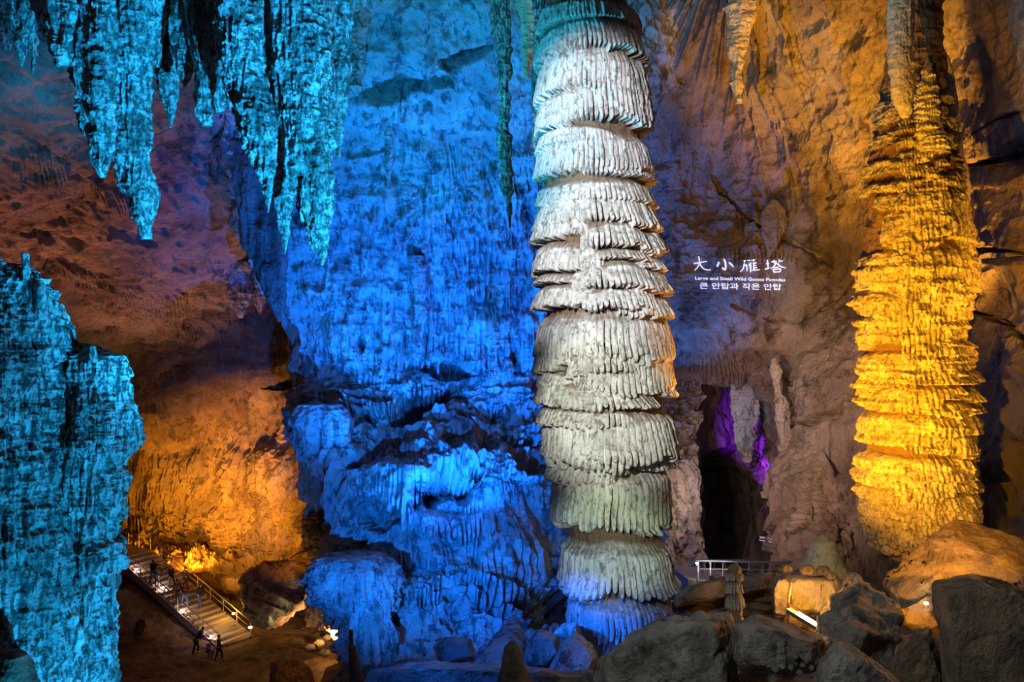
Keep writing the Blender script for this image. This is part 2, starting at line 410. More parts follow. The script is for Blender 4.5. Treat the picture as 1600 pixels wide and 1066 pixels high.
cols = (-160, -20, 100, 220, 340, 450, 560)
sheet('ceiling', [
    [(c, -120, Y) for c, Y in zip(cols, (24, 25, 26, 28, 30, 32, 34))],
    [(c, 60, Y) for c, Y in zip(cols, (26, 27, 29, 32, 34, 37, 39))],
    [(c, 190, Y) for c, Y in zip(cols, (29, 31, 33, 37, 41, 44, 46))],
    [(c, 310, Y) for c, Y in zip(cols, (33, 35, 38, 43, 47, 52, 55))],
    [(c, 430, Y) for c, Y in zip(cols, (38, 41, 45, 49, 54, 58, 62))],
    [(c, 530, Y) for c, Y in zip(cols, (46, 49, 52, 57, 61, 64, 68))],
    [(c, 610, Y) for c, Y in zip(cols, (55, 58, 62, 66, 69, 70, 72))],
    [(c, 690, Y) for c, Y in zip(cols, (66, 68, 71, 75, 77, 76, 76))],
], 740, 700, d_ceiling, M['ceil'], skp=[
    (-10, 95, 190, 225, .5, .22, .7, 10, 31), (120, 230, 300, 320, .4, .22, .5, -10, 32),
    (150, 290, 452, 478, .7, .24, 1.3, -16, 33), (250, 360, 500, 520, .5, .24, .8, -12, 34), (330, 430, 545, 560, .5, .24, .8, -10, 35),
    (90, 170, 420, 436, .5, .22, .9, 0, 36), (400, 470, 520, 560, .6, .25, 1.2, 0, 37)])

rg0 = random.Random(5)
def d_chamber(x, y, z, u, px, py):
    d = 1.4 * fbm(x / 6, y / 6, z / 6, 3, 41) + 0.7 * fbm(x / 2, y / 2, z / 3, 4, 43)
    m = sstep(640, 700, py)
    d += m * 0.6 * ridge(x / 0.8, y / 0.8, z / 5, 3, 44) + 0.4 * ridge(x / 1.5, y / 1.5, z / 1.5, 4, 47) + 0.25 * fbm(x / 0.6, y / 0.6, z / 0.6, 3, 46)
    return d, None
cols = (100, 190, 260, 330, 400, 460, 500, 620)
sheet('wall_back', [
    [(c, 610, Y) for c, Y in zip(cols, (66, 68, 70, 71, 70, 67, 64, 62))],
    [(c, 680, Y) for c, Y in zip(cols, (72, 75, 76, 76, 73, 68, 64, 60))],
    [(c, 740, Y) for c, Y in zip(cols, (74, 77, 78, 77, 73, 67, 63, 58))],
    [(c, 800, Y) for c, Y in zip(cols, (74, 78, 79, 78, 75, 69, 64, 58))],
    [(c, 850, Y) for c, Y in zip(cols, (73, 75, 76, 76, 74, 70, 65, 58))],
    [(c, 900, Y) for c, Y in zip(cols, (70, 70.5, 71, 71.5, 71, 70, 65, 58))],
    [(c, 970, Y) for c, Y in zip(cols, (69, 69, 69, 70, 70, 69, 64, 57))],
    [(c, 1040, Y) for c, Y in zip(cols, (69, 69, 69, 70, 70, 69, 64, 57))],
], 640, 520, d_chamber, M['chamber'], skp=[(a, a + b, c, c + e, f, .35, 1.6, 0, 2000 + i) for i, (a, b, c, e, f) in enumerate([(rg0.uniform(180, 500), rg0.uniform(15, 50), rg0.uniform(690, 860), rg0.uniform(15, 60), rg0.uniform(.5, 1.3)) for _ in range(70)])] + [
    (330, 400, 700, 790, 1.0, .35, 1.6, 0, 51), (395, 450, 690, 760, 1.2, .35, 1.6, 0, 52), (440, 480, 690, 830, 1.5, .35, 2.0, 0, 53),
    (400, 460, 770, 830, 1.3, .4, 2.2, 6, 54), (230, 330, 745, 800, .8, .35, 1.4, -8, 55), (190, 260, 735, 790, .7, .35, 1.4, 0, 56),
    (290, 370, 790, 820, .7, .35, 1.2, 0, 57), (455, 500, 760, 850, 1.5, .35, 2.4, 0, 58), (470, 520, 700, 760, 1.0, .3, 1.5, 0, 59)])

def d_middle(x, y, z, u, px, py):
    d = 1.0 * fbm(x / 6, y / 6, z / 6, 3, 61) + 0.45 * fbm(x / 2, y / 2, z / 2.4, 4, 62)
    dr = sstep(200, 300, py) * (1 - sstep(570, 620, py)) + 0.6 * sstep(690, 720, py) * (1 - sstep(900, 960, py))
    up = 1 - sstep(180, 330, py)
    d += dr * (0.65 * ridge(x / 1.1, y / 1.1, z / 9, 3, 63) + 0.22 * ridge(x / 0.38, y / 0.38, z / 3, 2, 64))
    d += up * (0.5 * ridge(x / 3, y / 3, z / 2.0, 4, 65)) + 0.13 * fbm(x / 0.4, y / 0.4, z / 0.4, 3, 67) + 0.25 * ridge(x / 1.2, y / 1.2, z / 1.2, 3, 66)
    mound = sstep(590, 630, py) * (1 - sstep(700, 730, py))
    d += mound * 0.7 * ridge(x / 1.4, y / 1.4, z / 0.9, 3, 68)
    low = sstep(850, 930, py)
    d += low * (0.9 * ridge(x / 1.5, y / 1.5, z / 1.1, 4, 69))
    # dark hollows
    for (hx, hy, rx, ry, dep, ang) in ((700, 760, 75, 28, 3.0, -0.5), (840, 935, 60, 50, 3.5, 0), (655, 640, 50, 22, 1.8, -0.5), (575, 660, 8, 12, 1.0, 0),
                                       (640, 135, 70, 16, 2.2, -0.15), (735, 85, 60, 10, 1.5, -0.3), (700, 580, 40, 14, 1.4, 0.1), (600, 800, 40, 30, 1.6, 0.6),
                                       (820, 720, 40, 20, 1.4, 0.3), (570, 535, 8, 20, 1.2, 0), (585, 705, 45, 14, 1.6, -0.6)):
        ca, sa = math.cos(ang), math.sin(ang)
        ex = ((px - hx) * ca + (py - hy) * sa) / rx; ey = (-(px - hx) * sa + (py - hy) * ca) / ry
        n = 0.75 * fbm(px / 26, py / 26, 0.3, 3, 88)
        d -= dep * (1 - sstep(0.55, 1.1, np.sqrt(ex * ex + ey * ey) + n))
    return d, None

def mrow(py, edge, Y, back=22):
    return [(edge + 60, py, Y + back), (edge + 4, py, Y + 7), (edge + 6, py, Y + 1.5), (edge + 45, py, Y), (max(640, edge + 110), py, Y - .5), (720, py, Y), (800, py, Y + .5), (880, py, Y + 2), (980, py, Y + 5), (1090, py, Y + 9)]
S_mid = [(505, 600, 270, 300, .8, .25, 1.2, 0, 101), (515, 580, 240, 262, .6, .25, .5, 0, 102), (560, 620, 130, 165, .6, .2, 1.0, 0, 103), (560, 600, 60, 150, .7, .22, 1.5, 0, 104),
    (590, 700, 300, 345, .7, .3, 1.6, 0, 105), (640, 720, 220, 300, .7, .3, 2.2, 0, 106), (700, 790, 300, 380, .6, .3, 2, 0, 107), (600, 680, 390, 450, .7, .3, 1.8, 0, 108),
    (480, 560, 440, 480, .7, .3, .6, 0, 109), (470, 545, 500, 628, .8, .4, .4, 3, 110), (540, 600, 480, 580, .8, .3, 1.2, 0, 111), (590, 660, 420, 580, 1.0, .35, 1.2, 0, 112),
    (640, 700, 450, 560, .9, .3, 1.6, 0, 113), (700, 790, 470, 560, .8, .3, 1.2, 0, 114), (790, 860, 480, 535, .7, .3, .6, 0, 115), (800, 870, 530, 570, .9, .3, .8, 4, 116),
    (555, 690, 575, 590, .9, .3, .8, 0, 117), (565, 615, 590, 640, .7, .22, .5, 0, 118), (620, 700, 580, 612, 1.0, .25, .9, 0, 119),
    (770, 800, 560, 588, .9, .2, .6, 0, 120), (530, 700, 715, 770, 1.6, .3, 1.6, -12, 121), (690, 880, 690, 728, 1.4, .3, .8, 6, 122), (560, 640, 780, 820, 1.0, .3, 1.2, 0, 123),
    (680, 780, 690, 715, 1.0, .3, .7, 6, 124), (735, 900, 790, 905, 2.4, .3, 1.8, 6, 125), (650, 760, 795, 822, 1.4, .3, 1.0, -5, 126), (790, 850, 640, 672, .9, .3, .4, 10, 127),
    (520, 620, 770, 800, 1.3, .3, 1.2, -6, 128), (530, 600, 830, 850, 1.0, .3, .8, -5, 129), (720, 800, 400, 460, .6, .3, 1.3, 0, 130), (800, 850, 380, 440, .6, .3, 1.4, 0, 131)]
rg = random.Random(77)
for i in range(150):
    x = rg.uniform(480, 880); y = rg.uniform(215, 590); w_ = rg.uniform(12, 45); h_ = rg.uniform(18, 80)
    S_mid.append((x - w_ / 2, x + w_ / 2, y, y + h_, rg.uniform(.25, .7), rg.uniform(.16, .3), rg.uniform(.4, 2.0), rg.uniform(0, 5), 1000 + i))
for i in range(40):
    x = rg.uniform(520, 870); y = rg.uniform(690, 900); w_ = rg.uniform(30, 80); h_ = rg.uniform(14, 40)
    S_mid.append((x - w_ / 2, x + w_ / 2, y, y + h_, rg.uniform(.3, .8), .22, rg.uniform(.4, 1.2), rg.uniform(0, 6), 1200 + i))
sheet('wall_middle', [
    mrow(-110, 300, 33), mrow(0, 310, 36), mrow(120, 320, 39), mrow(230, 345, 42), mrow(330, 385, 44), mrow(420, 425, 45.5), mrow(500, 458, 46), mrow(570, 466, 46),
    mrow(630, 470, 45), mrow(690, 490, 42.5), mrow(740, 518, 40.5), mrow(800, 515, 40), mrow(860, 500, 39.5), mrow(920, 500, 38.5), mrow(980, 535, 37), mrow(1030, 550, 35), mrow(1110, 550, 32)],
    820, 1150, d_middle, M['wallm'], skp=S_mid)

def d_right(x, y, z, u, px, py):
    a = x * 0.75 + z * 0.66; b = -x * 0.6 + z * 0.75
    d = 0.9 * fbm(x / 7, y / 7, z / 7, 3, 71) + 0.55 * fbm(a / 5, b / 2.0, y / 5, 4, 72)
    # folds that run down the upper face
    fold = (1 - sstep(330, 480, py)) * (1 - sstep(1210, 1290, px))
    cxl = 1160 + (px - 1160)
    ang = (px - 1160) / (py + 160.0)
    d += fold * (0.9 * ridge(ang * 7, 0.3, py / 420.0, 3, 73))
    d += 0.42 * ridge(x / 2.2, y / 2.2, z / 2.2, 5, 74) + 0.10 * fbm(x / 0.4, y / 0.4, z / 0.4, 3, 76)
    low = sstep(640, 720, py)
    d += low * 0.55 * ridge(x / 0.9, y / 0.9, z / 6, 3, 77)
    # long cracks and seams
    def crack(pts, wd, dep):
        nonlocal d
        best = np.full(px.shape, 1e9)
        for (x0, y0), (x1, y1) in zip(pts[:-1], pts[1:]):
            vx, vy = x1 - x0, y1 - y0; t = np.clip(((px - x0) * vx + (py - y0) * vy) / (vx * vx + vy * vy), 0, 1)
            best = np.minimum(best, np.hypot(px - x0 - t * vx, py - y0 - t * vy))
        best = (best + 2.5 * vn(px / 9, py / 9, 0.1, 55) + 3 * vn(px / 25, py / 25, 0.1, 56)) * 1.8
        d = d - 0.6 * dep * (1 - sstep(wd * 0.3, wd, best))
    crack([(1145, 475), (1200, 500), (1250, 503), (1310, 470), (1345, 430)], 5, .9)
    crack([(1110, 270), (1130, 300), (1175, 345), (1240, 380), (1300, 420)], 9, 1.2)
    crack([(1240, 665), (1300, 650), (1350, 590)], 12, 1.5)
    crack([(1290, 310), (1350, 292)], 3, .5)
    crack([(1520, 215), (1570, 185), (1610, 172)], 3, .5)
    crack([(1225, 650), (1255, 560), (1350, 500)], 9, 1.0)
    crack([(1180, 545), (1215, 570), (1235, 600)], 9, 1.2)
    crack([(1500, 262), (1620, 240)], 12, 1.6)
    crack([(1510, 390), (1620, 395)], 6, 1.0)
    crack([(1500, 480), (1560, 500), (1620, 550)], 10, 1.3)
    return d, None
cols = (960, 1030, 1100, 1170, 1240, 1310, 1390, 1480, 1570, 1720)
sheet('wall_right', [
    [(c, -120, Y) for c, Y in zip(cols, (43, 41, 40, 38, 36, 34, 33, 32, 30, 26))],
    [(c, 0, Y) for c, Y in zip(cols, (46, 44, 43, 42, 40, 38, 36, 35, 32, 27))],
    [(c, 140, Y) for c, Y in zip(cols, (48, 46.5, 46, 45.5, 43, 41, 39, 37, 33, 28))],
    [(c, 280, Y) for c, Y in zip(cols, (49, 48, 48, 47, 45, 43, 41, 38, 34, 28))],
    [(c, 390, Y) for c, Y in zip(cols, (49, 48, 47, 46, 45, 44, 42, 38, 33, 28))],
    [(c, 480, Y) for c, Y in zip(cols, (49, 48, 47, 46, 46, 45, 42, 37, 33, 28))],
    [(c, 560, Y) for c, Y in zip(cols, (50, 49, 48.5, 49, 47, 44, 41, 37, 32, 27))],
    [(c, y, Y) for c, y, Y in zip(cols, (600, 600, 592, 600, 640, 640, 640, 640, 640, 640), (58, 56, 54, 54, 46, 42.5, 40, 37, 32, 27))],
    [(c, y, Y) for c, y, Y in zip(cols, (590, 580, 575, 600, 740, 740, 740, 740, 740, 740), (66, 66, 66, 66, 45, 42.5, 40, 37, 33, 28))],
    [(c, y, Y) for c, y, Y in zip(cols, (585, 570, 565, 620, 830, 830, 830, 830, 830, 830), (70, 70, 70, 72, 43, 41, 39, 37, 33, 28))],
    [(c, y, Y) for c, y, Y in zip(cols, (585, 570, 565, 640, 930, 930, 930, 930, 930, 930), (72, 72, 72, 78, 41, 39, 38, 36, 32, 27))],
], 980, 1000, d_right, M['right'], keep=True, skp=[
    (1120, 1240, 380, 400, .7, .25, 1.0, 0, 141), (1130, 1200, 560, 580, .8, .25, 1.0, 0, 142), (1230, 1290, 690, 800, 1.0, .4, 1.8, 0, 143), (1280, 1350, 740, 800, 1.0, .4, 1.4, 0, 144),
    (1190, 1225, 330, 350, .6, .2, .8, 0, 145), (1060, 1140, 545, 570, .6, .22, .8, 0, 146), (1510, 1600, 690, 830, 1.3, .6, 1.6, 4, 147), (1515, 1560, 680, 850, 1.5, .5, 1.0, 0, 148),
    (1230, 1350, 820, 870, .8, .3, .9, 0, 149)])

def d_recess(x, y, z, u, px, py):
    d = 1.5 * fbm(x / 4, y / 4, z / 8, 3, 81) + 0.8 * ridge(x / 1.6, y / 1.6, z / 12, 3, 82) + 0.2 * fbm(x / .7, y / .7, z / .7, 3, 83)
    d -= 6.0 * np.exp(-((px - 1125) / 26) ** 2) * sstep(690, 790, py)
    return d, None
cols = (980, 1050, 1090, 1130, 1170, 1220, 1290)
sheet('wall_far', [
    [(c, 500, Y) for c, Y in zip(cols, (62, 62, 63, 64, 65, 62, 55))],
    [(c, 620, Y) for c, Y in zip(cols, (58, 58, 60, 63, 64, 61, 55))],
    [(c, 760, Y) for c, Y in zip(cols, (54, 55, 59, 66, 62, 57, 52))],
    [(c, 870, Y) for c, Y in zip(cols, (52, 53, 58, 67, 60, 54, 50))],
    [(c, 960, Y) for c, Y in zip(cols, (50, 51, 56, 64, 58, 52, 48))],
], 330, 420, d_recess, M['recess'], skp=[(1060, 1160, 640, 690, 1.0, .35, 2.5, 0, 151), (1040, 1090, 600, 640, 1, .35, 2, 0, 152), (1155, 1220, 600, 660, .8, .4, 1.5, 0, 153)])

# ground of the far chamber: a sloping bank on the left, a trodden path on the right
def d_floor(x, y, z, u, px, py):
    return 0.30 * fbm(x / 2.5, y / 2.5, z / 2.5, 4, 91) + 0.10 * fbm(x / .6, y / .6, z / .6, 3, 92), None
nx, ny = 420, 420
gx, gy = np.meshgrid(np.linspace(-60, -6, nx), np.linspace(34, 82, ny))
gz = (-22.6 + 2.3 * sstep(22.5, 31.0, -gx) * sstep(56, 68, gy) + 0.9 * sstep(20.5, 27, -gx) * sstep(52, 60, gy))
gz = gz + 0.30 * fbm(gx / 2.5, gy / 2.5, gz * 0, 4, 91) * sstep(-23, -19, -np.abs(gx + 20) - 20) + 0.08 * fbm(gx / .5, gy / .5, gz * 0, 3, 92) + 0.15 * fbm(gx / 2.0, gy / 3.0, gz * 0, 3, 93)
fl = link('floor', grid_mesh('floor', np.stack([gx, gy, gz], -1), flip=True), M['earth']); fl['kind'] = 'structure'

# rocky ground under the near boulders, rising to the walkway
gx, gy = np.meshgrid(np.linspace(-9, 30, 420), np.linspace(10.5, 60, 420))
gz = -7.0 - (gy - 12) * 0.10 + sstep(19, 30, gy) * (-2.2) + sstep(6.5, 2.0, gx) * (-3.6 * sstep(12, 20, gy)) - 3.0 * sstep(30, 40, gy)
gz = gz + 0.5 * fbm(gx / 1.8, gy / 1.8, gz * 0, 4, 94) + 0.12 * ridge(gx / .5, gy / .5, gz * 0, 3, 95)
f2 = link('floor', grid_mesh('floor', np.stack([gx, gy, gz], -1), flip=True), M['boulder']); f2['kind'] = 'structure'

# ------------------------------------------------------------------ the tall white column
S_white = [
    (838, 1000, 20, 62, .20, .10, .10, -12, 1), (842, 1004, 52, 98, .26, .11, .22, 24, 2), (850, 968, 96, 158, .26, .11, .18, 22, 3), (925, 1006, 92, 196, .30, .12, .26, 8, 4),
    (846, 1008, 150, 204, .26, .11, .26, 18, 5), (848, 951, 211, 238, .22, .10, .10, 16, 6), (842, 1008, 224, 276, .28, .11, .24, 10, 7), (914, 1015, 268, 287, .30, .10, .10, 4, 8),
    (842, 1016, 292, 324, .28, .11, .12, 6, 9), (842, 1018, 316, 356, .34, .11, .26, 12, 10), (842, 906, 330, 376, .36, .11, .20, 10, 11), (906, 990, 353, 391, .42, .11, .16, 22, 12),
    (984, 1028, 362, 396, .34, .10, .14, 10, 13), (843, 924, 380, 424, .34, .11, .18, 14, 14), (906, 1000, 396, 412, .30, .10, .06, 8, 15), (896, 1002, 414, 450, .40, .11, .18, 20, 16),
    (986, 1036, 403, 424, .32, .10, .10, 6, 17), (986, 1036, 422, 456, .34, .11, .16, 6, 18), (840, 908, 429, 443, .34, .10, .08, 8, 19), (838, 916, 444, 478, .38, .11, .18, 8, 20),
    (904, 1002, 450, 484, .36, .11, .12, 8, 21), (958, 1044, 464, 494, .36, .11, .20, 6, 22), (844, 1042, 486, 548, .40, .12, .42, 6, 23), (846, 900, 520, 578, .40, .12, .16, 0, 24),
    (893, 976, 545, 572, .44, .11, .14, 14, 25), (904, 1036, 566, 606, .40, .12, .26, 2, 26), (960, 1042, 500, 596, .38, .12, .26, 0, 27), (850, 962, 590, 626, .44, .11, .16, 12, 28),
    (955, 1000, 606, 628, .44, .11, .16, 4, 29), (851, 964, 628, 656, .46, .11, .20, 8, 30), (856, 1056, 636, 706, .50, .125, .45, 4, 31), (900, 990, 660, 700, .58, .12, .35, 8, 32),
    (862, 950, 706, 738, .46, .12, .26, 4, 33), (864, 1050, 714, 800, .50, .14, .50, 6, 34), (876, 1048, 832, 900, .46, .14, .50, 4, 35), (884, 1050, 918, 975, .42, .14, .40, 4, 36), (884, 1050, 955, 1002, .40, .16, .60, 3, 37)]
rg = random.Random(21)
for i in range(12):
    py = rg.uniform(370, 700); x = rg.uniform(842, 1000); w_ = rg.uniform(26, 70)
    S_white.append((x, x + w_, py, py + rg.uniform(12, 34), rg.uniform(.30, .42), .11, rg.uniform(.10, .24), rg.uniform(4, 14), 60 + i))
white_prof = [(a, b + 3, c - 3) for a, b, c in [(-45, 856, 975), (0, 854, 978), (40, 850, 990), (100, 850, 996), (200, 850, 1000), (300, 850, 1006), (400, 852, 1018), (470, 852, 1028), (560, 858, 1028), (606, 860, 1026),
    (625, 862, 1034), (700, 874, 1030), (760, 882, 1024), (808, 890, 1016), (822, 888, 1030), (890, 898, 1026), (912, 896, 1034), (960, 906, 1028), (1000, 918, 1006), (1024, 930, 985), (1060, 935, 980)]]
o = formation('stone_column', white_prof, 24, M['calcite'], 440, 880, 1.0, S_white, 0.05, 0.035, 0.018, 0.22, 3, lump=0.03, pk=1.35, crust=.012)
tag(o, 'tall white flowstone column of stacked fluted tiers in the centre of the cave', 'column')

# ------------------------------------------------------------------ the amber column
am_prof = [(-45, 1398, 1462), (60, 1394, 1466), (120, 1386, 1470), (200, 1374, 1478), (260, 1366, 1486), (320, 1360, 1496), (400, 1356, 1500), (440, 1358, 1498), (490, 1360, 1488), (540, 1364, 1490),
    (600, 1362, 1500), (660, 1364, 1504), (700, 1366, 1498), (715, 1364, 1496), (750, 1360, 1502), (800, 1360, 1500), (830, 1366, 1496), (870, 1385, 1492)]
rg = random.Random(8); S_am = []
for i in range(120):
    py = rg.uniform(150, 500); big = py > 300
    S_am.append((x := rg.uniform(1350, 1470), x + rg.uniform(16, 46 if not big else 70), py, py + rg.uniform(7, 15 if not big else 30), rg.uniform(.10, .22 if not big else .34), .085, .10 if not big else .2, rg.uniform(0, 6), 300 + i))
for i in range(110):
    py = rg.uniform(400, 840); x = rg.uniform(1346, 1480); w_ = rg.uniform(18, 60)
    S_am.append((x, x + w_, py, py + rg.uniform(8, 26), rg.uniform(.3, .52), .10, rg.uniform(.10, .22), rg.uniform(-4, 8), 800 + i))
for i, (x0, x1, y0, y1, p) in enumerate([(1345, 1430, 395, 450, .30), (1400, 1510, 390, 440, .34), (1352, 1505, 428, 500, .34), (1350, 1450, 480, 535, .34), (1420, 1500, 455, 480, .36), (1395, 1498, 522, 552, .38),
        (1350, 1420, 552, 590, .30), (1350, 1500, 548, 572, .32), (1352, 1512, 578, 596, .34), (1352, 1500, 600, 620, .32), (1354, 1512, 622, 640, .34), (1356, 1514, 640, 672, .40), (1354, 1440, 660, 690, .36), (1400, 1510, 668, 700, .40),
        (1355, 1512, 705, 738, .38), (1356, 1510, 730, 752, .38), (1350, 1510, 758, 780, .38), (1350, 1500, 776, 800, .36), (1352, 1490, 795, 820, .36), (1360, 1470, 812, 846, .34), (1400, 1470, 300, 380, .3), (1370, 1430, 330, 400, .3)]):
    S_am.append((x0, x1, y0, y1, p, .12, .16 if i < 6 else .12, 3 if i % 2 else -6, 500 + i))
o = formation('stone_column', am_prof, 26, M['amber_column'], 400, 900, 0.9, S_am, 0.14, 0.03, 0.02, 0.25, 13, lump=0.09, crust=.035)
tag(o, 'amber-lit flowstone column with rough stepped tiers at the right side', 'column')
# the curtain and sheath that hang in front of and beside its top
o = formation('hanging_flowstone', [(-45, 1388, 1428), (60, 1389, 1426), (110, 1390, 1427), (150, 1396, 1426), (172, 1404, 1424), (184, 1411, 1419)], 24.2, M['amber_calcite'], 140, 260, 0.7, None, 0.05, 0.03, 0.02, 0.18, 23, lump=0.03)
tag(o, 'smooth amber hanging flowstone tongue in front of the amber column top', 'stalactite')
o = formation('stone_fin', [(78, 1462, 1470), (92, 1454, 1482), (160, 1462, 1494), (230, 1474, 1502), (290, 1482, 1512), (340, 1488, 1510), (380, 1490, 1500)], 26.4, M['amber_calcite'], 120, 300, 0.9, None, 0.05, 0.06, 0.02, 0.16, 24)
tag(o, 'brown fluted stone fin along the upper right edge of the amber column', 'flowstone')
o = formation('stone_cone', [(88, 1446, 1450), (130, 1440, 1458), (180, 1432, 1466), (220, 1428, 1476), (240, 1426, 1478)], 25.0, M['amber_calcite'], 140, 300, 0.8, None, 0.03, 0.02, 0.015, 0.2, 25, rnd=(46, 95, 235, (.15, .35), (.10, .16), (.05, .12), .07, .06))
tag(o, 'small scaly amber cone high on the front of the amber column', 'stalagmite')

# ------------------------------------------------------------------ hanging stalactites, upper left
def stal(prof, Y, label, seed, mat='speckled', group='cyan stalactites under the roof', nt=110, nz=260, **kw):
    a = dict(ratio=0.75, amp=0.10, rid=0.09, fine=0.02, fw=0.17, lump=0.035, crust=.045); a.update(kw)
    o = formation('stalactite', prof, Y, M[mat], nt, nz, seed=seed, **a)
    return tag(o, label, 'stalactite', group)
T = -50
stal([(T, 168, 262), (60, 170, 240), (120, 166, 232), (190, 170, 229), (240, 178, 229), (290, 196, 236), (330, 210, 238), (355, 218, 234), (374, 221, 234)], 15.0, 'largest bright cyan stalactite hanging to a blunt point left of the big cluster', 601, nt=180, nz=420)
stal([(T, 138, 180), (80, 140, 176), (160, 142, 172), (220, 145, 171), (255, 151, 168), (278, 158, 162)], 14.0, 'cyan stalactite directly left of the largest one, with a short sharp tip', 602, nt=130, nz=340)
stal([(T, 96, 160), (60, 98, 152), (120, 112, 146), (170, 120, 146), (212, 133, 143)], 15.2, 'cyan stalactite with double tip third from the left of the bright cluster', 603, nt=130, nz=300)
stal([(T, 72, 120), (40, 78, 116), (80, 86, 112), (104, 92, 104)], 13.9, 'short stubby cyan stalactite with rounded end high at the left', 604)
stal([(T, 52, 80), (20, 58, 80), (60, 66, 80), (66, 72, 78)], 14.9, 'small cyan stub at the far left of the bright cluster', 605)
stal([(T, 236, 300), (40, 242, 286), (90, 250, 276), (140, 256, 274), (180, 262, 271), (200, 265, 268)], 16.2, 'thin cyan stalactite right of the largest one', 606, nt=120)
stal([(T, 226, 262), (40, 230, 252), (80, 240, 250), (105, 244, 247)], 15.4, 'tiny cyan stalactite hanging beside the notch right of the largest one', 607)
stal([(T, 268, 318), (60, 274, 306), (90, 278, 298), (120, 284, 294), (136, 287, 289)], 15.2, 'small curved cyan stalactite between two thin ones', 608)
stal([(T, 296, 346), (60, 300, 342), (130, 304, 334), (180, 310, 326), (197, 318, 326)], 15.0, 'cyan stalactite with a round drip end at the middle of the cluster', 609)
stal([(T, 324, 372), (80, 330, 362), (150, 336, 352), (176, 340, 346)], 16.4, 'dim cyan stalactite half hidden at the middle of the cluster', 610)
stal([(T, 340, 410), (60, 346, 406), (110, 352, 402), (170, 368, 420), (220, 384, 426), (270, 402, 428), (305, 413, 424), (332, 417, 420)], 14.4, 'long cyan stalactite slanting right to a needle tip', 611, nt=170, nz=400)
stal([(T, 392, 446), (100, 398, 446), (200, 414, 452), (280, 426, 454), (330, 436, 452), (396, 443, 446)], 16.6, 'cyan stalactite with a long dark needle tip between the two widest', 612, nt=130, nz=380)
stal([(T, 424, 506), (100, 428, 508), (180, 436, 508), (250, 446, 512), (300, 462, 514), (340, 476, 513), (380, 490, 511), (400, 497, 509), (414, 501, 505)], 15.0, 'widest cyan stalactite at the right of the cluster with dark mottled right flank', 613, nt=200, nz=460)
stal([(320, 474, 492), (350, 480, 491), (380, 483, 489), (394, 485, 488)], 15.0, 'short needle beside the tip of the widest cyan stalactite', 614, nt=60, nz=120, lump=.01, rid=.015, amp=.02)
stal([(T, 498, 556), (60, 500, 548), (120, 504, 542), (180, 508, 536), (220, 514, 534), (250, 528, 531)], 16.6, 'cyan stalactite at the right end of the cluster against the blue wall', 615, nt=130, nz=320)
stal([(T, 500, 516), (120, 504, 518), (200, 510, 522), (236, 515, 518)], 15.8, 'slim cyan stalactite beside the rightmost of the cluster', 616, nt=70)
# dim ones at the far left corner
for i, (p, lb) in enumerate([([(T, 0, 34), (40, 4, 22), (80, 8, 14)], 'dim teal stalactite in the top left corner'), ([(T, 24, 62), (40, 26, 52), (80, 30, 40), (104, 33, 36)], 'dim teal stalactite with sharp tip near the top left corner'),
        ([(T, 40, 70), (60, 44, 60), (90, 48, 55), (116, 50, 52)], 'dim teal stalactite just left of the bright cluster')]):
    stal(p, 18.5, lb, 630 + i, 'pillar', 'dim stalactites at the left corner')
# the roof shelf that carries them
o = formation('roof_ledge', [(-130, 40, 600), (-60, 30, 590), (-20, 50, 575), (6, 90, 560), (30, 120, 500)], 17.2, M['speckled'], 420, 150, 0.30, None, 0.25, 0.12, 0.03, 0.3, 640, lump=.06)
tag(o, 'mottled cyan roof ledge from which the big stalactites hang', 'rock ledge')

# dark curtain at the edge of the blue wall
DG = 'dark stalactites along the blue wall edge'
for i, (p, lb) in enumerate([
    ([(150, 308, 392), (200, 336, 398), (270, 362, 420), (340, 378, 436), (400, 388, 442), (470, 420, 442), (500, 434, 440)], 'broad dark blue fluted curtain under the cyan stalactites'),
    ([(178, 330, 350), (240, 336, 344), (282, 340, 342)], 'lone thin dark stalactite left of the fluted curtain'),
    ([(300, 376, 400), (360, 386, 402), (412, 396, 402), (424, 399, 401)], 'long dark spike dropping from the fluted curtain'),
    ([(410, 345, 392), (440, 352, 390), (470, 362, 388), (497, 374, 378)], 'blue-grey stalactite bunch left of the dark spike'),
    ([(400, 392, 420), (440, 396, 416), (480, 402, 408), (490, 404, 407)], 'blue-grey stalactite in the middle of the dark bunch'),
    ([(400, 418, 446), (440, 424, 444), (480, 431, 441), (503, 435, 438)], 'blue finger-like stalactite at the dark bunch right end'),
    ([(400, 438, 470), (450, 444, 466), (485, 450, 456)], 'blue stalactite nearest to the blue wall corner')]):
    stal(p, (42.5, 42.3, 43.2, 53.5, 54, 54.5, 47.5)[i], lb, 650 + i, 'recess' if i < 3 else 'wallm', DG, nt=150, nz=260, amp=0.25, rid=0.22, fine=0.03, fw=0.45, lump=0.1, ratio=0.6)

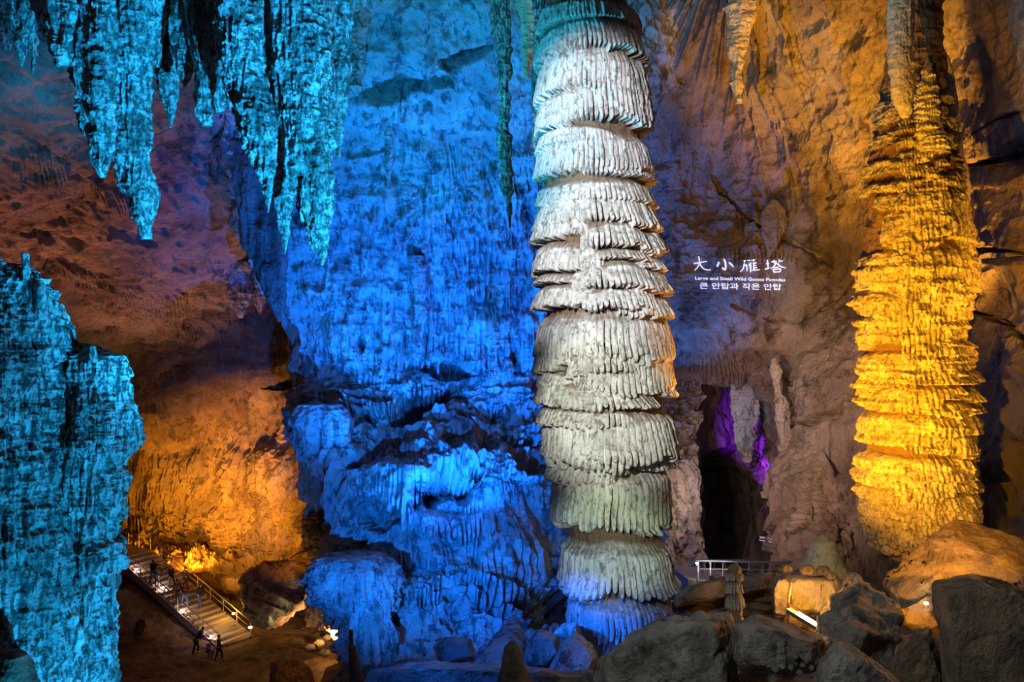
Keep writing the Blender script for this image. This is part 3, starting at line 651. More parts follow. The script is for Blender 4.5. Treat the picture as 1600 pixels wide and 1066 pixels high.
# single stalactites in front of the blue wall
SG = 'single stalactites before the blue wall'
stal([(T, 764, 800), (20, 768, 795), (80, 778, 798), (160, 783, 796), (230, 781, 798), (280, 786, 798), (320, 793, 799), (356, 796, 797.5)], 27, 'long thin knobbly brown stalactite with needle tip left of the white column', 671, 'pillar', SG, nt=120, nz=420, lump=0.10, rid=0.05, fw=.3, amp=.08, spiral=1)
stal([(T, 808, 846), (20, 812, 838), (60, 816, 832), (110, 820, 828), (124, 822, 825)], 27, 'short brown stalactite between the needle stalactite and the white column', 672, 'amber_calcite', SG, nt=100, nz=260, lump=0.10, fw=.3)
stal([(T, 834, 848), (60, 836, 846), (150, 836, 845), (220, 838, 845), (264, 841, 843)], 26, 'slim dark stalactite touching the left edge of the white column', 673, 'pillar', SG, nt=80, nz=260, lump=0.05, fw=.3)
stal([(150, 596, 618), (200, 600, 614), (250, 603, 612), (290, 606, 608)], 40, 'dark blue stalactite on the upper blue wall', 674, 'wallm', SG, nt=80, nz=200, lump=0.08, fw=.4)
stal([(T, 1136, 1176), (40, 1138, 1172), (80, 1141, 1162), (130, 1145, 1160), (162, 1152, 1158)], 41, 'knotted brown stalactite high on the right wall', 675, 'amber_calcite', SG, nt=120, nz=260, lump=0.22, fw=.5, rid=.12, amp=.2)
stal([(312, 1207, 1211), (330, 1196, 1222), (345, 1191, 1227), (362, 1193, 1222), (385, 1197, 1212), (402, 1199, 1202)], 44.6, 'brown fringe stalactite hanging just above the projected characters', 676, 'right', SG, nt=120, nz=160, lump=0.1, fw=.4, rid=.15)

for i, (x, y0, y1, w_, Y, lb) in enumerate([(640, 240, 372, 10, 43, 'dark blue stalactite right of the upper wall shelf, longest of three'), (668, 225, 330, 9, 43.2, 'dark blue stalactite hanging left of the brown needle stalactite on the blue wall'),
        (622, 300, 400, 8, 44, 'slim blue stalactite under the shelf of the blue wall'), (735, 250, 350, 14, 43.5, 'thick mottled blue stalactite on the blue wall beside the brown needle stalactite'),
        (655, 430, 560, 9, 44.3, 'bright blue drip column in the middle of the blue wall'), (577, 180, 262, 9, 42.6, 'short dark stalactite high at the left of the blue wall'),
        (558, 20, 150, 15, 36.5, 'fluted cyan-blue stalactite beside the cyan cluster'), (770, 545, 600, 6, 43, 'small blue drip column at the ledge of the blue wall')]):
    stal([(y0 - 30, x - w_, x + w_), (y0, x - w_, x + w_), ((y0 + y1) / 2, x - w_ * .7, x + w_ * .7), (y1 - 12, x - w_ * .35, x + w_ * .35), (y1, x - 1, x + 1)], Y - 0.4, lb, 1500 + i, 'wallm', 'single stalactites before the blue wall', nt=100, nz=200, amp=.2, rid=.12, lump=.12, fw=.35, crust=.06)
# blue curtains attached to the middle wall
def flow(prof, Y, label, seed, mat='wallm', name='flowstone_curtain', nt=240, nz=260, cat='flowstone', group=None, **kw):
    a = dict(ratio=0.5, amp=0.3, rid=0.24, fine=0.04, fw=0.5, lump=0.16, crust=.07); a.update(kw)
    o = formation(name, prof, Y, M[mat], nt, nz, seed=seed, **a)
    return tag(o, label, cat, group)
flow([(632, 474, 534), (640, 470, 540), (690, 478, 536), (712, 492, 534), (722, 506, 524)], 42.5, 'flat-topped dark blue curtain at the left corner of the blue wall', 701, skp=[(472, 540, 634, 706, .5, .5, .9, 0, 7011)])
flow([(868, 512, 590), (880, 500, 606), (910, 498, 606), (935, 512, 600), (952, 545, 600)], 36.0, 'rounded blue boss with drip fringe at the lower left of the blue wall', 702, ratio=.8, lump=.3,
     skp=[(500, 610, 872, 915, .5, .2, .9, -6, 7021), (560, 606, 905, 950, .5, .2, .8, 0, 7022), (500, 560, 890, 935, .6, .2, .9, 0, 7023), (530, 600, 880, 925, .7, .2, .8, 4, 7024)])
flow([(930, 556, 604), (970, 562, 606), (1030, 572, 612), (1060, 575, 612)], 35.0, 'blue fluted pillar foot below the rounded boss', 703, ratio=.8, skp=[(560, 606, 940, 1020, .3, .25, .8, 0, 7031)])
flow([(900, 496, 545), (930, 494, 562), (960, 500, 568), (985, 516, 572), (1006, 535, 572)], 57.5, 'orange-lit flowstone apron behind the blue boss', 704, 'chamber', ratio=.8, lump=.15)
flow([(698, 478, 520), (740, 480, 526), (800, 490, 524), (860, 496, 520), (900, 494, 512)], 50, 'orange-lit fluted pilaster beside the blue wall corner', 705, 'chamber', ratio=.8, skp=[(478, 526, 705, 760, .6, .35, 1.4, 0, 7051), (485, 526, 780, 840, .6, .35, 1.2, 0, 7052)])
# teal curtain and pillar in the dark recess
flow([(596, 1146, 1182), (640, 1148, 1180), (690, 1154, 1176), (722, 1164, 1172)], 52.0, 'teal hanging stone curtain above the dark recess', 706, 'wallm', ratio=.5, fw=.6, nt=160)
flow([(560, 1208, 1212), (600, 1206, 1216), (660, 1216, 1230), (720, 1220, 1234), (760, 1236, 1262), (815, 1240, 1256)], 45.5, 'pale grey drip ribbon right of the purple recess', 707, 'wallm', ratio=.6, nt=110, fw=.4)

# ------------------------------------------------------------------ left pillars
o = formation('flowstone_pillar', [(412, -140, 22), (440, -150, 60), (470, -150, 76), (520, -150, 88), (600, -150, 94), (680, -150, 96), (760, -150, 110), (900, -150, 120), (1150, -150, 130)], 12.0, M['pillar'], 520, 860, 0.7, amp=0.14, rid=0.10, crust=.05, fine=0.02, fw=0.13, seed=801, lump=.05,
    skp=[(-40, 90, 470, 560, .10, .07, .10, 0, 8011), (-20, 60, 660, 735, .14, .06, .16, 0, 8012), (-30, 50, 800, 880, .10, .06, .35, 0, 8013), (40, 100, 760, 850, .10, .08, .20, 0, 8014)])
tag(o, 'tall teal flowstone pillar cut by the left edge of the frame', 'flowstone')
for p in ([(396, 35, 46), (410, 33, 47), (440, 36, 50), (482, 40, 56)], [(430, 46, 52), (450, 46, 54), (466, 48, 54)], [(438, 56, 66), (450, 54, 72), (500, 54, 78)], [(404, 0, 4), (425, 0, 9), (460, 0, 16)]):
    b = formation('stub', p, 11.7, M['pillar'], 60, 90, 0.9, None, 0.02, 0.01, 0.008, 0.12, 811, lump=.01)
    b.parent = o; b.location = Vector(b.location) - o.location
o = formation('flowstone_pillar', [(536, 100, 130), (544, 92, 150), (556, 86, 184), (575, 84, 184), (610, 84, 186), (650, 84, 192), (680, 84, 191), (720, 80, 182), (760, 80, 178), (800, 80, 174), (900, 80, 176), (940, 80, 172), (1150, 80, 178)], 12.4, M['pillar'], 400, 800, 0.8, amp=0.10, rid=0.09, crust=.05, fine=0.02, fw=0.12, seed=802, lump=.05,
    skp=[(95, 195, 556, 590, .06, .06, .06, 0, 8021), (80, 160, 655, 770, .14, .09, .25, 0, 8022), (150, 200, 610, 700, .10, .07, .40, 0, 8023), (120, 195, 838, 870, .12, .08, .30, 0, 8024), (90, 150, 850, 960, .10, .10, .30, 0, 8025), (140, 190, 720, 800, .10, .08, .2, 0, 8026)])
tag(o, 'shorter teal flowstone pillar with a flat broken top beside the tall one', 'flowstone')
for p in ([(541, 140, 148), (550, 138, 150), (566, 142, 156)],):
    b = formation('stub', p, 12.0, M['pillar'], 60, 60, 0.9, None, 0.02, 0.01, 0.008, 0.12, 812)
    b.parent = o; b.location = Vector(b.location) - o.location
for i, p in enumerate([[(700, 178, 190), (750, 180, 190), (780, 182, 189), (792, 184, 186)], [(730, 170, 180), (770, 172, 180), (796, 175, 178)], [(860, 168, 180), (910, 172, 178), (952, 174, 176)]]):
    stal(p, 12.3, ['thin blue drip stone hanging at the right edge of the shorter pillar', 'thin blue drip stone next to the pillar edge', 'long blue drip stone low on the pillar right edge'][i], 820 + i, 'pillar', 'drip stones on the left pillars', nt=50, nz=140, amp=.02, rid=.02, lump=.01, fine=.008)

# ------------------------------------------------------------------ stalagmites and mounds
def mite(prof, Y, label, seed, mat='pillar', **kw):
    a = dict(ratio=0.95, amp=0.03, rid=0.01, fine=0.012, fw=0.15, lump=0.015); a.update(kw)
    o = formation('stalagmite', prof, Y, M[mat], 120, 200, seed=seed, **a)
    return tag(o, label, 'stalagmite')
mite([(882, 1144, 1152), (886, 1139, 1155), (898, 1137, 1156), (912, 1137, 1155), (930, 1137, 1157), (950, 1139, 1157), (970, 1138, 1159), (990, 1136, 1162)], 15.5, 'slim pale stalagmite post standing before the railing', 851, 'calcite', lump=.03,
     skp=[(1136, 1158, 893, 905, .025, .05, .02, 3, 8511), (1136, 1158, 908, 925, .03, .05, .02, 4, 8512), (1136, 1158, 930, 950, .03, .05, .02, 3, 8513)])
mite([(975, 1053, 1060), (982, 1050, 1064), (994, 1048, 1068), (1004, 1046, 1070)], 14.2, 'tiny stalagmite stub on the grey slab', 852, 'boulder')
mite([(836, 1282, 1290), (846, 1272, 1300), (870, 1262, 1312), (895, 1256, 1320), (915, 1254, 1324)], 32, 'rounded mossy yellow-green stalagmite mound behind the rocks', 853, 'amber_calcite', amp=.15, lump=.08, fw=.5)
mite([(1002, 797, 802), (1012, 788, 812), (1040, 784, 820), (1075, 776, 832)], 13.0, 'dark brown rounded stalagmite tip at the bottom middle', 854, 'brown')
mite([(1016, 14, 30), (1024, 4, 40), (1046, -6, 50), (1075, -12, 54)], 10.8, 'dark brown rounded stalagmite in the bottom left corner', 855, 'brown')
mite([(985, 545, 551), (1008, 547, 552), (1011, 544, 556), (1030, 546, 560), (1060, 546, 566), (1160, 540, 574)], 20.0, 'thin blue stalagmite with a candle-like spike at the bottom', 856, 'calcite', amp=.02, lump=.02)
mite([(998, 1216, 1226), (1006, 1215, 1227), (1042, 1212, 1229)], 12.4, 'dark stone stub among the bottom rubble', 857, 'boulder', amp=.01)

# ------------------------------------------------------------------ boulders
def boulder(pts, label, mat='boulder', seed=0, n=5, amp=0.10, name='boulder', bev=0.05, group=None, strata=0.0, cat='rock', sc=1.0):
    """angular rock: hull of corner points (px, py, Y), bevelled, subdivided and roughened"""
    A = np.array([P(*p) for p in pts])
    size = float(np.linalg.norm(A.max(0) - A.min(0)))
    bm = bmesh.new()
    for p in A: bm.verts.new(p)
    g = bmesh.ops.convex_hull(bm, input=bm.verts)
    dead = [e for e in g['geom_interior'] if isinstance(e, bmesh.types.BMVert)] + [e for e in g['geom_unused'] if isinstance(e, bmesh.types.BMVert)]
    if dead: bmesh.ops.delete(bm, geom=list(set(dead)), context='VERTS')
    bmesh.ops.bevel(bm, geom=list(bm.edges), offset=bev * size * 0.22, segments=2, profile=0.6, affect='EDGES', clamp_overlap=True)
    bmesh.ops.triangulate(bm, faces=bm.faces)
    tgt = size / (2 ** n * 1.2)
    for _ in range(9):
        lg = [e for e in bm.edges if e.calc_length() > tgt]
        if not lg or len(bm.verts) > 30000: break
        bmesh.ops.subdivide_edges(bm, edges=lg, cuts=1)
        bmesh.ops.triangulate(bm, faces=[f for f in bm.faces if len(f.verts) > 3])
    bm.normal_update()
    V = np.array([v.co[:] for v in bm.verts]); N = np.array([v.normal[:] for v in bm.verts])
    s = size * 0.30 * sc
    x, y, z = V.T / s
    d = amp * size * 0.5 * (0.35 * fbm(x, y, z, 3, seed) + 0.50 * ridge(x * 1.7, y * 1.7, z * 1.7, 6, seed + 7) + 0.25 * fbm(x * 7, y * 7, z * 7, 3, seed + 9))
    d -= amp * size * 0.10 * np.clip(1 - np.abs(fbm(x * 1.3 + 5, y * 1.3, z * 1.3, 3, seed + 13)) / 0.05, 0, 1)
    if strata:
        d += strata * size * 0.1 * ridge((x * 0.4 + z * 2.2 + 0.4 * y) * 1.6, x * 0.3, y * 0.3, 3, seed + 11)
    V = V + N * d[:, None]
    for v, c in zip(bm.verts, V): v.co = c
    base = np.array([V[:, 0].mean(), V[:, 1].mean(), V[:, 2].min()])
    for v in bm.verts: v.co -= Vector(base)
    me = bpy.data.meshes.new(name); 
    for f in bm.faces: f.smooth = True
    bm.to_mesh(me); bm.free()
    o = link(name, me, M[mat]); o.location = base
    return tag(o, label, cat, group)

def slab(poly, Y0, Y1, shrink=0.85, up=0):
    """front outline at Y0 and the back outline at Y1, as hull corners"""
    cx = sum(p[0] for p in poly) / len(poly); cy = sum(p[1] for p in poly) / len(poly)
    out = [(x, y, Y0 + 0.25 * (Y1 - Y0)) for x, y in poly]
    out += [(cx + (x - cx) * 0.72, cy + (y - cy) * 0.72, Y0) for x, y in poly]
    out += [(cx + (x - cx) * shrink, cy + up + (y - cy) * shrink, Y1) for x, y in poly]
    return out

boulder(slab([(925, 1110), (938, 1030), (1000, 990), (1060, 968), (1140, 962), (1160, 1110)], 13.0, 16.5), 'large grey-blue slab of rock at the bottom right of the white column foot', seed=901, n=6, amp=.09)
boulder(slab([(1146, 1030), (1150, 978), (1180, 962), (1288, 998), (1290, 1042), (1240, 1056), (1160, 1044)], 12.4, 14.4), 'flat-topped grey block in the bottom foreground right of the slim stalagmite', seed=902, n=6, amp=.06)
boulder(slab([(1268, 1110), (1280, 1040), (1308, 1006), (1350, 1022), (1420, 1080), (1420, 1120)], 11.4, 13.4), 'grey-green boulder at the bottom edge below the pointed rock', seed=903, n=6, amp=.07)
boulder([(1272, 985, 15), (1333, 896, 15.6), (1345, 905, 14.8), (1402, 958, 14.6), (1398, 1000, 14.2), (1375, 1070, 13.8), (1300, 1030, 13.6), (1262, 1010, 14.6), (1330, 1000, 13.4), (1390, 950, 17), (1330, 905, 17), (1290, 1060, 16)], 'pointed dark rock leaning left beside the light tube', seed=904, n=6, amp=.07, strata=.25)
boulder(slab([(1370, 1110), (1390, 1040), (1432, 984), (1452, 978), (1478, 1060), (1485, 1110)], 13.0, 14.6), 'brown boulder between the pointed rock and the big right block', 'brown', seed=905, n=6, amp=.07)
boulder(slab([(1458, 912), (1520, 896), (1600, 912), (1640, 930), (1640, 1110), (1482, 1110), (1470, 1000)], 11.2, 14.0), 'big squared brown block in the bottom right corner', 'brown', seed=906, n=6, amp=.05)
boulder([(1382, 902, 17.5), (1376, 918, 17), (1404, 944, 16.6), (1440, 946, 16.4), (1444, 905, 16.2), (1466, 905, 16), (1450, 852, 19), (1496, 822, 20), (1560, 836, 19.5), (1640, 880, 18), (1640, 920, 17), (1580, 912, 16.2), (1500, 820, 22), (1620, 870, 21), (1420, 900, 20)], 'long orange-lit hummock of rough rock below the amber column', 'brown', seed=907, n=6, amp=.10)
boulder(slab([(1400, 950), (1442, 935), (1462, 920), (1474, 990), (1440, 985), (1410, 975)], 16.0, 18.0), 'orange-lit broken rock wedged under the hummock', 'brown', seed=908, amp=.09)
boulder(slab([(1052, 935), (1075, 916), (1130, 902), (1212, 896), (1214, 922), (1130, 935), (1052, 950)], 18.0, 21), 'long flat grey slab behind the slim stalagmite', seed=909, n=6, amp=.05)
boulder(slab([(1056, 945), (1120, 932), (1214, 922), (1216, 985), (1060, 990)], 18.6, 21), 'dark layered rock underneath the long flat slab', 'brown', seed=910, n=6, amp=.07, strata=.4)
boulder(slab([(1206, 918), (1214, 900), (1228, 897), (1236, 905), (1232, 975), (1208, 970)], 16.6, 17.6), 'upright dark plate of rock at the left of the light tube hollow', seed=911, amp=.05)
boulder(slab([(1224, 905), (1240, 900), (1312, 904), (1318, 930), (1300, 962), (1228, 965)], 18.4, 20.5), 'orange glowing rock behind the light tube', 'amber_calcite', seed=912, n=6, amp=.06)
boulder(slab([(1228, 940), (1246, 950), (1290, 985), (1285, 1000), (1225, 975)], 16.4, 17.4), 'low orange rock in front of the light tube', 'brown', seed=913, amp=.05)
for i, (x, y, s, Y) in enumerate([(1213, 888, 9, 19), (1231, 888, 10, 18.6), (1262, 891, 13, 18.2), (1286, 892, 12, 18.8), (1172, 896, 6, 19), (1112, 903, 5, 19), (1300, 900, 10, 18.5)]):
    boulder(slab([(x - s, y), (x - s * .5, y - s * .6), (x + s * .4, y - s * .65), (x + s, y), (x + s * .6, y + s * .6), (x - s * .7, y + s * .6)], Y, Y + .35),
            ['rounded cobble at the left end of the row before the railing', 'striped cobble next to the left end of the row', 'long brown cobble in the middle of the row above the orange hollow', 'grey cobble right of the long brown one', 'small cobble on the long flat slab near its right end', 'small round cobble on the long flat slab left of the slim stalagmite', 'last cobble of the row next to the pointed rock'][i],
            seed=920 + i, n=4, bev=.5, group='cobbles on the rocks before the railing', name='cobble')
# rubble bits at the bottom
rg = random.Random(4)
pos = ['left', 'middle', 'right', 'upper', 'lower', 'back', 'front']
for i, (x, y) in enumerate([(1243, 1026), (1254, 1040), (1262, 1031), (1236, 1044), (1268, 1045), (1250, 1052), (1212, 1046)]):
    s = rg.uniform(5, 8)
    boulder(slab([(x - s, y), (x - s * .3, y - s), (x + s * .7, y - s * .5), (x + s, y + s * .3), (x, y + s)], 12.2, 12.4), 'small loose grey stone in the bottom rubble beside the dark stub', seed=940 + i, n=3, name='stone', group='loose stones in the bottom rubble')
# blue boulders at the bottom of the blue wall
boulder([(712, 1075, 18), (752, 1022, 19), (800, 964, 21), (814, 966, 20.6), (824, 1005, 20), (790, 1018, 18.6), (812, 1040, 18.5), (780, 1070, 17.5), (800, 980, 23), (740, 1050, 22)], 'tall wedge of blue-lit rock at the foot of the blue wall', 'wallm', seed=951, n=6, amp=.06)
boulder(slab([(818, 1036), (826, 1002), (842, 984), (872, 994), (878, 1022), (850, 1046), (828, 1052)], 18.5, 20.5), 'faceted blue boulder right of the tall wedge', 'wallm', seed=952, n=6, amp=.06)
boulder(slab([(866, 990), (880, 975), (902, 973), (912, 1004), (888, 1010)], 21, 23), 'small blue boulder behind the bright blue mound', 'wallm', seed=953, amp=.08)
boulder(slab([(848, 1068), (862, 1035), (882, 1000), (900, 988), (926, 1012), (936, 1030), (920, 1068)], 17.8, 20), 'bright blue mound at the foot of the white column', 'wallm', seed=954, n=6, amp=.08)
boulder(slab([(560, 1100), (580, 1050), (640, 1038), (720, 1050), (780, 1045), (860, 1050), (940, 1058), (950, 1110)], 14.5, 17), 'low dark teal rock shelf along the bottom edge', seed=955, n=6, amp=.06)
boulder(slab([(604, 1060), (618, 1036), (650, 1030), (672, 1058)], 18, 19.5), 'dim reddish-blue rock on the bottom shelf', 'brown', seed=956, amp=.08)
boulder(slab([(676, 1010), (700, 996), (735, 1000), (745, 1030), (690, 1040)], 22, 24.5), 'dark blue rock at the base of the sloping wall', 'wallm', seed=957, amp=.08)
boulder(slab([(1010, 985), (1030, 966), (1060, 962), (1075, 980), (1040, 996)], 17.6, 19.5), 'dim grey rock between the white column foot and the large slab', seed=958, amp=.08)
# rocks of the far chamber
boulder([(381, 912, 62), (392, 898, 63), (440, 888, 62), (490, 868, 60), (492, 905, 57), (484, 930, 56.5), (448, 960, 57), (410, 984, 58), (392, 970, 59.5), (440, 885, 66), (488, 870, 64), (388, 905, 66), (420, 975, 62)], 'huge dark tilted boulder with bedding lines right of the staircase', 'brown', seed=961, n=6, amp=.05, strata=.5)
boulder(slab([(418, 1075), (424, 1036), (464, 1018), (486, 1050), (492, 1075)], 50.0, 53), 'orange-brown boulder at the bottom of the path', 'earth', seed=962, n=5, amp=.08)
boulder(slab([(344, 905), (352, 900), (378, 902), (388, 916), (372, 930), (352, 926)], 67.5, 70), 'orange-lit boulder behind the top of the stairs handrail', 'chamber', seed=963, amp=.09)
boulder(slab([(210, 985), (215, 970), (228, 966), (232, 978), (224, 992), (214, 992)], 58.5, 60), 'brown rock lying on the bank left of the staircase', 'earth', seed=964, amp=.07)
boulder(slab([(500, 1070), (510, 1044), (530, 1036), (545, 1060), (540, 1084)], 50, 52), 'rubble rock below the ground lamp', 'earth', seed=965, amp=.09)
for i, (x, y, s, Y) in enumerate([(498, 1005, 10, 50), (512, 996, 8, 50), (484, 1012, 9, 50), (508, 1020, 9, 46), (350, 940, 10, 66), (366, 946, 11, 65.5), (380, 952, 10, 65), (420, 905, 8, 68)]):
    Y = min(70, 22.5 * F / (y + s * .5 - 533)) if i not in (4, 5, 6) else Y
    boulder(slab([(x - s, y), (x - s * .3, y - s * .7), (x + s * .7, y - s * .5), (x + s, y + s * .2), (x, y + s * .7)], Y, Y + 1.0),
            'orange-lit stone in the heap beside the ground lamp' if i < 4 else ('orange-lit stone in the heap beside the lower stairs' if i < 7 else 'lone orange-lit stone at the base of the chamber wall'), 'chamber', seed=970 + i, n=4, amp=.1, name='stone',
            group='stones by the ground lamp' if i < 4 else ('stones beside the stairs' if i < 7 else None))
# wall ledges at the far right
boulder([(1500, 268, 31), (1520, 262, 29.5), (1640, 256, 25), (1640, 300, 25), (1560, 292, 27), (1505, 288, 30), (1560, 262, 33), (1640, 262, 31)], 'upper brown rock ledge jutting from the right wall beside the amber column', 'brown', seed=981, n=6, amp=.03, name='rock_ledge', cat='ledge')
boulder([(1508, 408, 31), (1570, 402, 28), (1640, 398, 25), (1640, 412, 25), (1560, 416, 28), (1560, 405, 33)], 'lower thin rock ledge jutting from the right wall', 'brown', seed=982, amp=.03, name='rock_ledge', cat='ledge')

# ------------------------------------------------------------------ bars and boxes
def add_bar(bm, a, b, r, seg=8):
    a = Vector(a); b = Vector(b); d = b - a; L = d.length
    m = Matrix.Translation((a + b) / 2) @ d.to_track_quat('Z', 'Y').to_matrix().to_4x4()
    bmesh.ops.create_cone(bm, cap_ends=True, segments=seg, radius1=r, radius2=r, depth=L, matrix=m)

def add_box(bm, c, dx, dy, dz, sx, sy, sz):
    """box centred at c with half sizes along three direction vectors"""
    c = Vector(c); dx = Vector(dx) * sx; dy = Vector(dy) * sy; dz = Vector(dz) * sz
    vs = [bm.verts.new(c + dx * i + dy * j + dz * k) for i in (-1, 1) for j in (-1, 1) for k in (-1, 1)]
    for f in ((0, 1, 3, 2), (4, 6, 7, 5), (0, 4, 5, 1), (2, 3, 7, 6), (0, 2, 6, 4), (1, 5, 7, 3)):
        bm.faces.new([vs[i] for i in f])

def fin(name, bm, mat, parent=None, smooth=False, base=None):
    if base is not None:
        for v in bm.verts: v.co -= Vector(base)
    bmesh.ops.recalc_face_normals(bm, faces=bm.faces)
    me = bpy.data.meshes.new(name)
    for f in bm.faces: f.smooth = smooth
    bm.to_mesh(me); bm.free()
    return link(name, me, mat, parent)

# ------------------------------------------------------------------ staircase
B0 = Vector(P(368, 1003, 60)); UP = Vector((-0.84, 0.54, 0)); SIDE = Vector((0.54, 0.84, 0))
NST, RUN, RISE, HW = 22, 0.60, 0.2175, 1.42
st = empty('staircase', B0); tag(st, 'long stone staircase with painted handrails descending into the orange chamber', 'staircase')
def sp(s, l, h=0.0):       # point on the flight, relative to its foot
    return UP * s + SIDE * l + Vector((0, 0, s / RUN * RISE + h))
for i in range(NST):
    bm = bmesh.new()
    add_box(bm, UP * (i + .5) * RUN + Vector((0, 0, (i + 1) * RISE - 0.03)), UP, SIDE, (0, 0, 1), RUN * .5 + .015, HW, .03)
    add_box(bm, UP * ((i + .5) * RUN + .03) + Vector((0, 0, (i + .5) * RISE - .03 - RISE * .5)), UP, SIDE, (0, 0, 1), RUN * .5, HW - .03, RISE)
    fin('step', bm, M['step'], st)
top_s = NST * RUN
bm = bmesh.new(); add_box(bm, UP * (top_s + 1.6) + Vector((0, 0, NST * RISE - .08)), UP, SIDE, (0, 0, 1), 1.6, HW, .08); fin('landing', bm, M['step'], st)
for l in (-HW - .06, HW + .06):
    bm = bmesh.new(); a = sp(0, l, -.25); b = sp(top_s, l, -.25)
    d = (b - a).normalized(); up2 = SIDE.cross(d).normalized()
    add_box(bm, (a + b) / 2, d, SIDE, up2, (b - a).length / 2, .06, .28); fin('stringer', bm, M['step'], st)
    bm = bmesh.new()
    pts = [sp(0.1, l, 1.02), sp(top_s, l, 1.05), UP * (top_s + 3.2) + SIDE * l + Vector((0, 0, NST * RISE + 1.0))]
    low = [sp(0.1, l, .55), sp(top_s, l, .58), UP * (top_s + 3.2) + SIDE * l + Vector((0, 0, NST * RISE + .55))]
    for q in (pts, low):
        for a, b in zip(q[:-1], q[1:]): add_bar(bm, a, b, .045 if q is pts else .03)
    rl = fin('handrail', bm, M['rail'], st, True)
    for k in range(9):
        s = 0.1 + (top_s - 0.2) * k / 8; bm = bmesh.new(); add_bar(bm, sp(s, l, -.05), sp(s, l, 1.03), .04); fin('post', bm, M['rail'], rl)
    for k in (1, 2):
        q = UP * (top_s + 1.55 * k) + SIDE * l; bm = bmesh.new(); add_bar(bm, q + Vector((0, 0, NST * RISE)), q + Vector((0, 0, NST * RISE + 1)), .04); fin('post', bm, M['rail'], rl)
# step lamps
def lamp(name, loc, label, col, power, size=0.12, aim=None, angle=120, estr=30, housing=True, cat='lamp', group=None, blend=.6):
    e = empty(name, loc); tag(e, label, cat, group)
    if housing:
        bm = bmesh.new(); bmesh.ops.create_cone(bm, cap_ends=True, segments=14, radius1=size, radius2=size * .8, depth=size, matrix=Matrix.Translation((0, 0, size * .5))); fin('lamp_base', bm, M['housing'], e, False)
    bm = bmesh.new(); bmesh.ops.create_uvsphere(bm, u_segments=16, v_segments=8, radius=size, matrix=Matrix.Translation((0, 0, size * 1.25)) @ Matrix.Diagonal((1, 1, .5, 1)))
    fin('lens', bm, glow(name + '_glow', col, estr), e, True)
    L = Vector(loc) + Vector((0, 0, size * 3.2))
    if aim is None: point(name + '_light', L, power, col, size)
    else: spot(name + '_light', L, aim, power, col, angle, blend, size)
    return e
for i, (s, l, lb) in enumerate([(0.9, -HW + .12, 'small white step lamp at the foot of the stairs'), (4.4, -HW + .12, 'small white step lamp on the middle of the stairs'), (10.6, -HW + .12, 'small white step lamp near the top of the stairs'), (7.6, -HW + .5, 'small white step lamp between the walkers on the upper stairs')]):
    lamp('step_lamp', B0 + sp(s, l, RISE * 1.0), lb, (1.0, .72, .62), 28, .07, group='step lamps along the staircase', estr=60)
lamp('ground_lamp', P(391, 984, 56.5), 'white ground lamp at the foot of the huge tilted boulder', (1.0, .93, .5), 220, .13, aim=P(470, 960, 55), angle=140, estr=60)
lamp('ground_lamp', P(530, 1019, 56), 'round orange-white ground lamp on the rubble below the blue boss', (1.0, .55, .18), 5000, .2, aim=P(525, 955, 57.5), angle=150, estr=60)
lamp('ground_lamp', P(365, 962, 61.5), 'small amber lamp among the stones beside the lower handrail', (1.0, .5, .08), 130, .12, estr=50)

# ------------------------------------------------------------------ people
def skinned(name, verts, edges, radii, mat, parent, root=0, sub=1):
    me = bpy.data.meshes.new(name); me.from_pydata([tuple(v) for v in verts], edges, []); me.update()
    o = link(name, me, mat, parent)
    sk = o.modifiers.new('skin', 'SKIN'); sk.use_smooth_shade = True
    me.skin_vertices.new() if not me.skin_vertices else None
    for i, r in enumerate(radii):
        sv = me.skin_vertices[0].data[i]; rr = r if isinstance(r, tuple) else (r, r); sv.radius = rr; sv.use_root = (i == root)
    if sub: m = o.modifiers.new('sub', 'SUBSURF'); m.levels = sub; m.render_levels = sub
    return o

PM = {}
def cloth(col):
    if col not in PM: PM[col] = plain('cloth', col, 0.8)
    return PM[col]

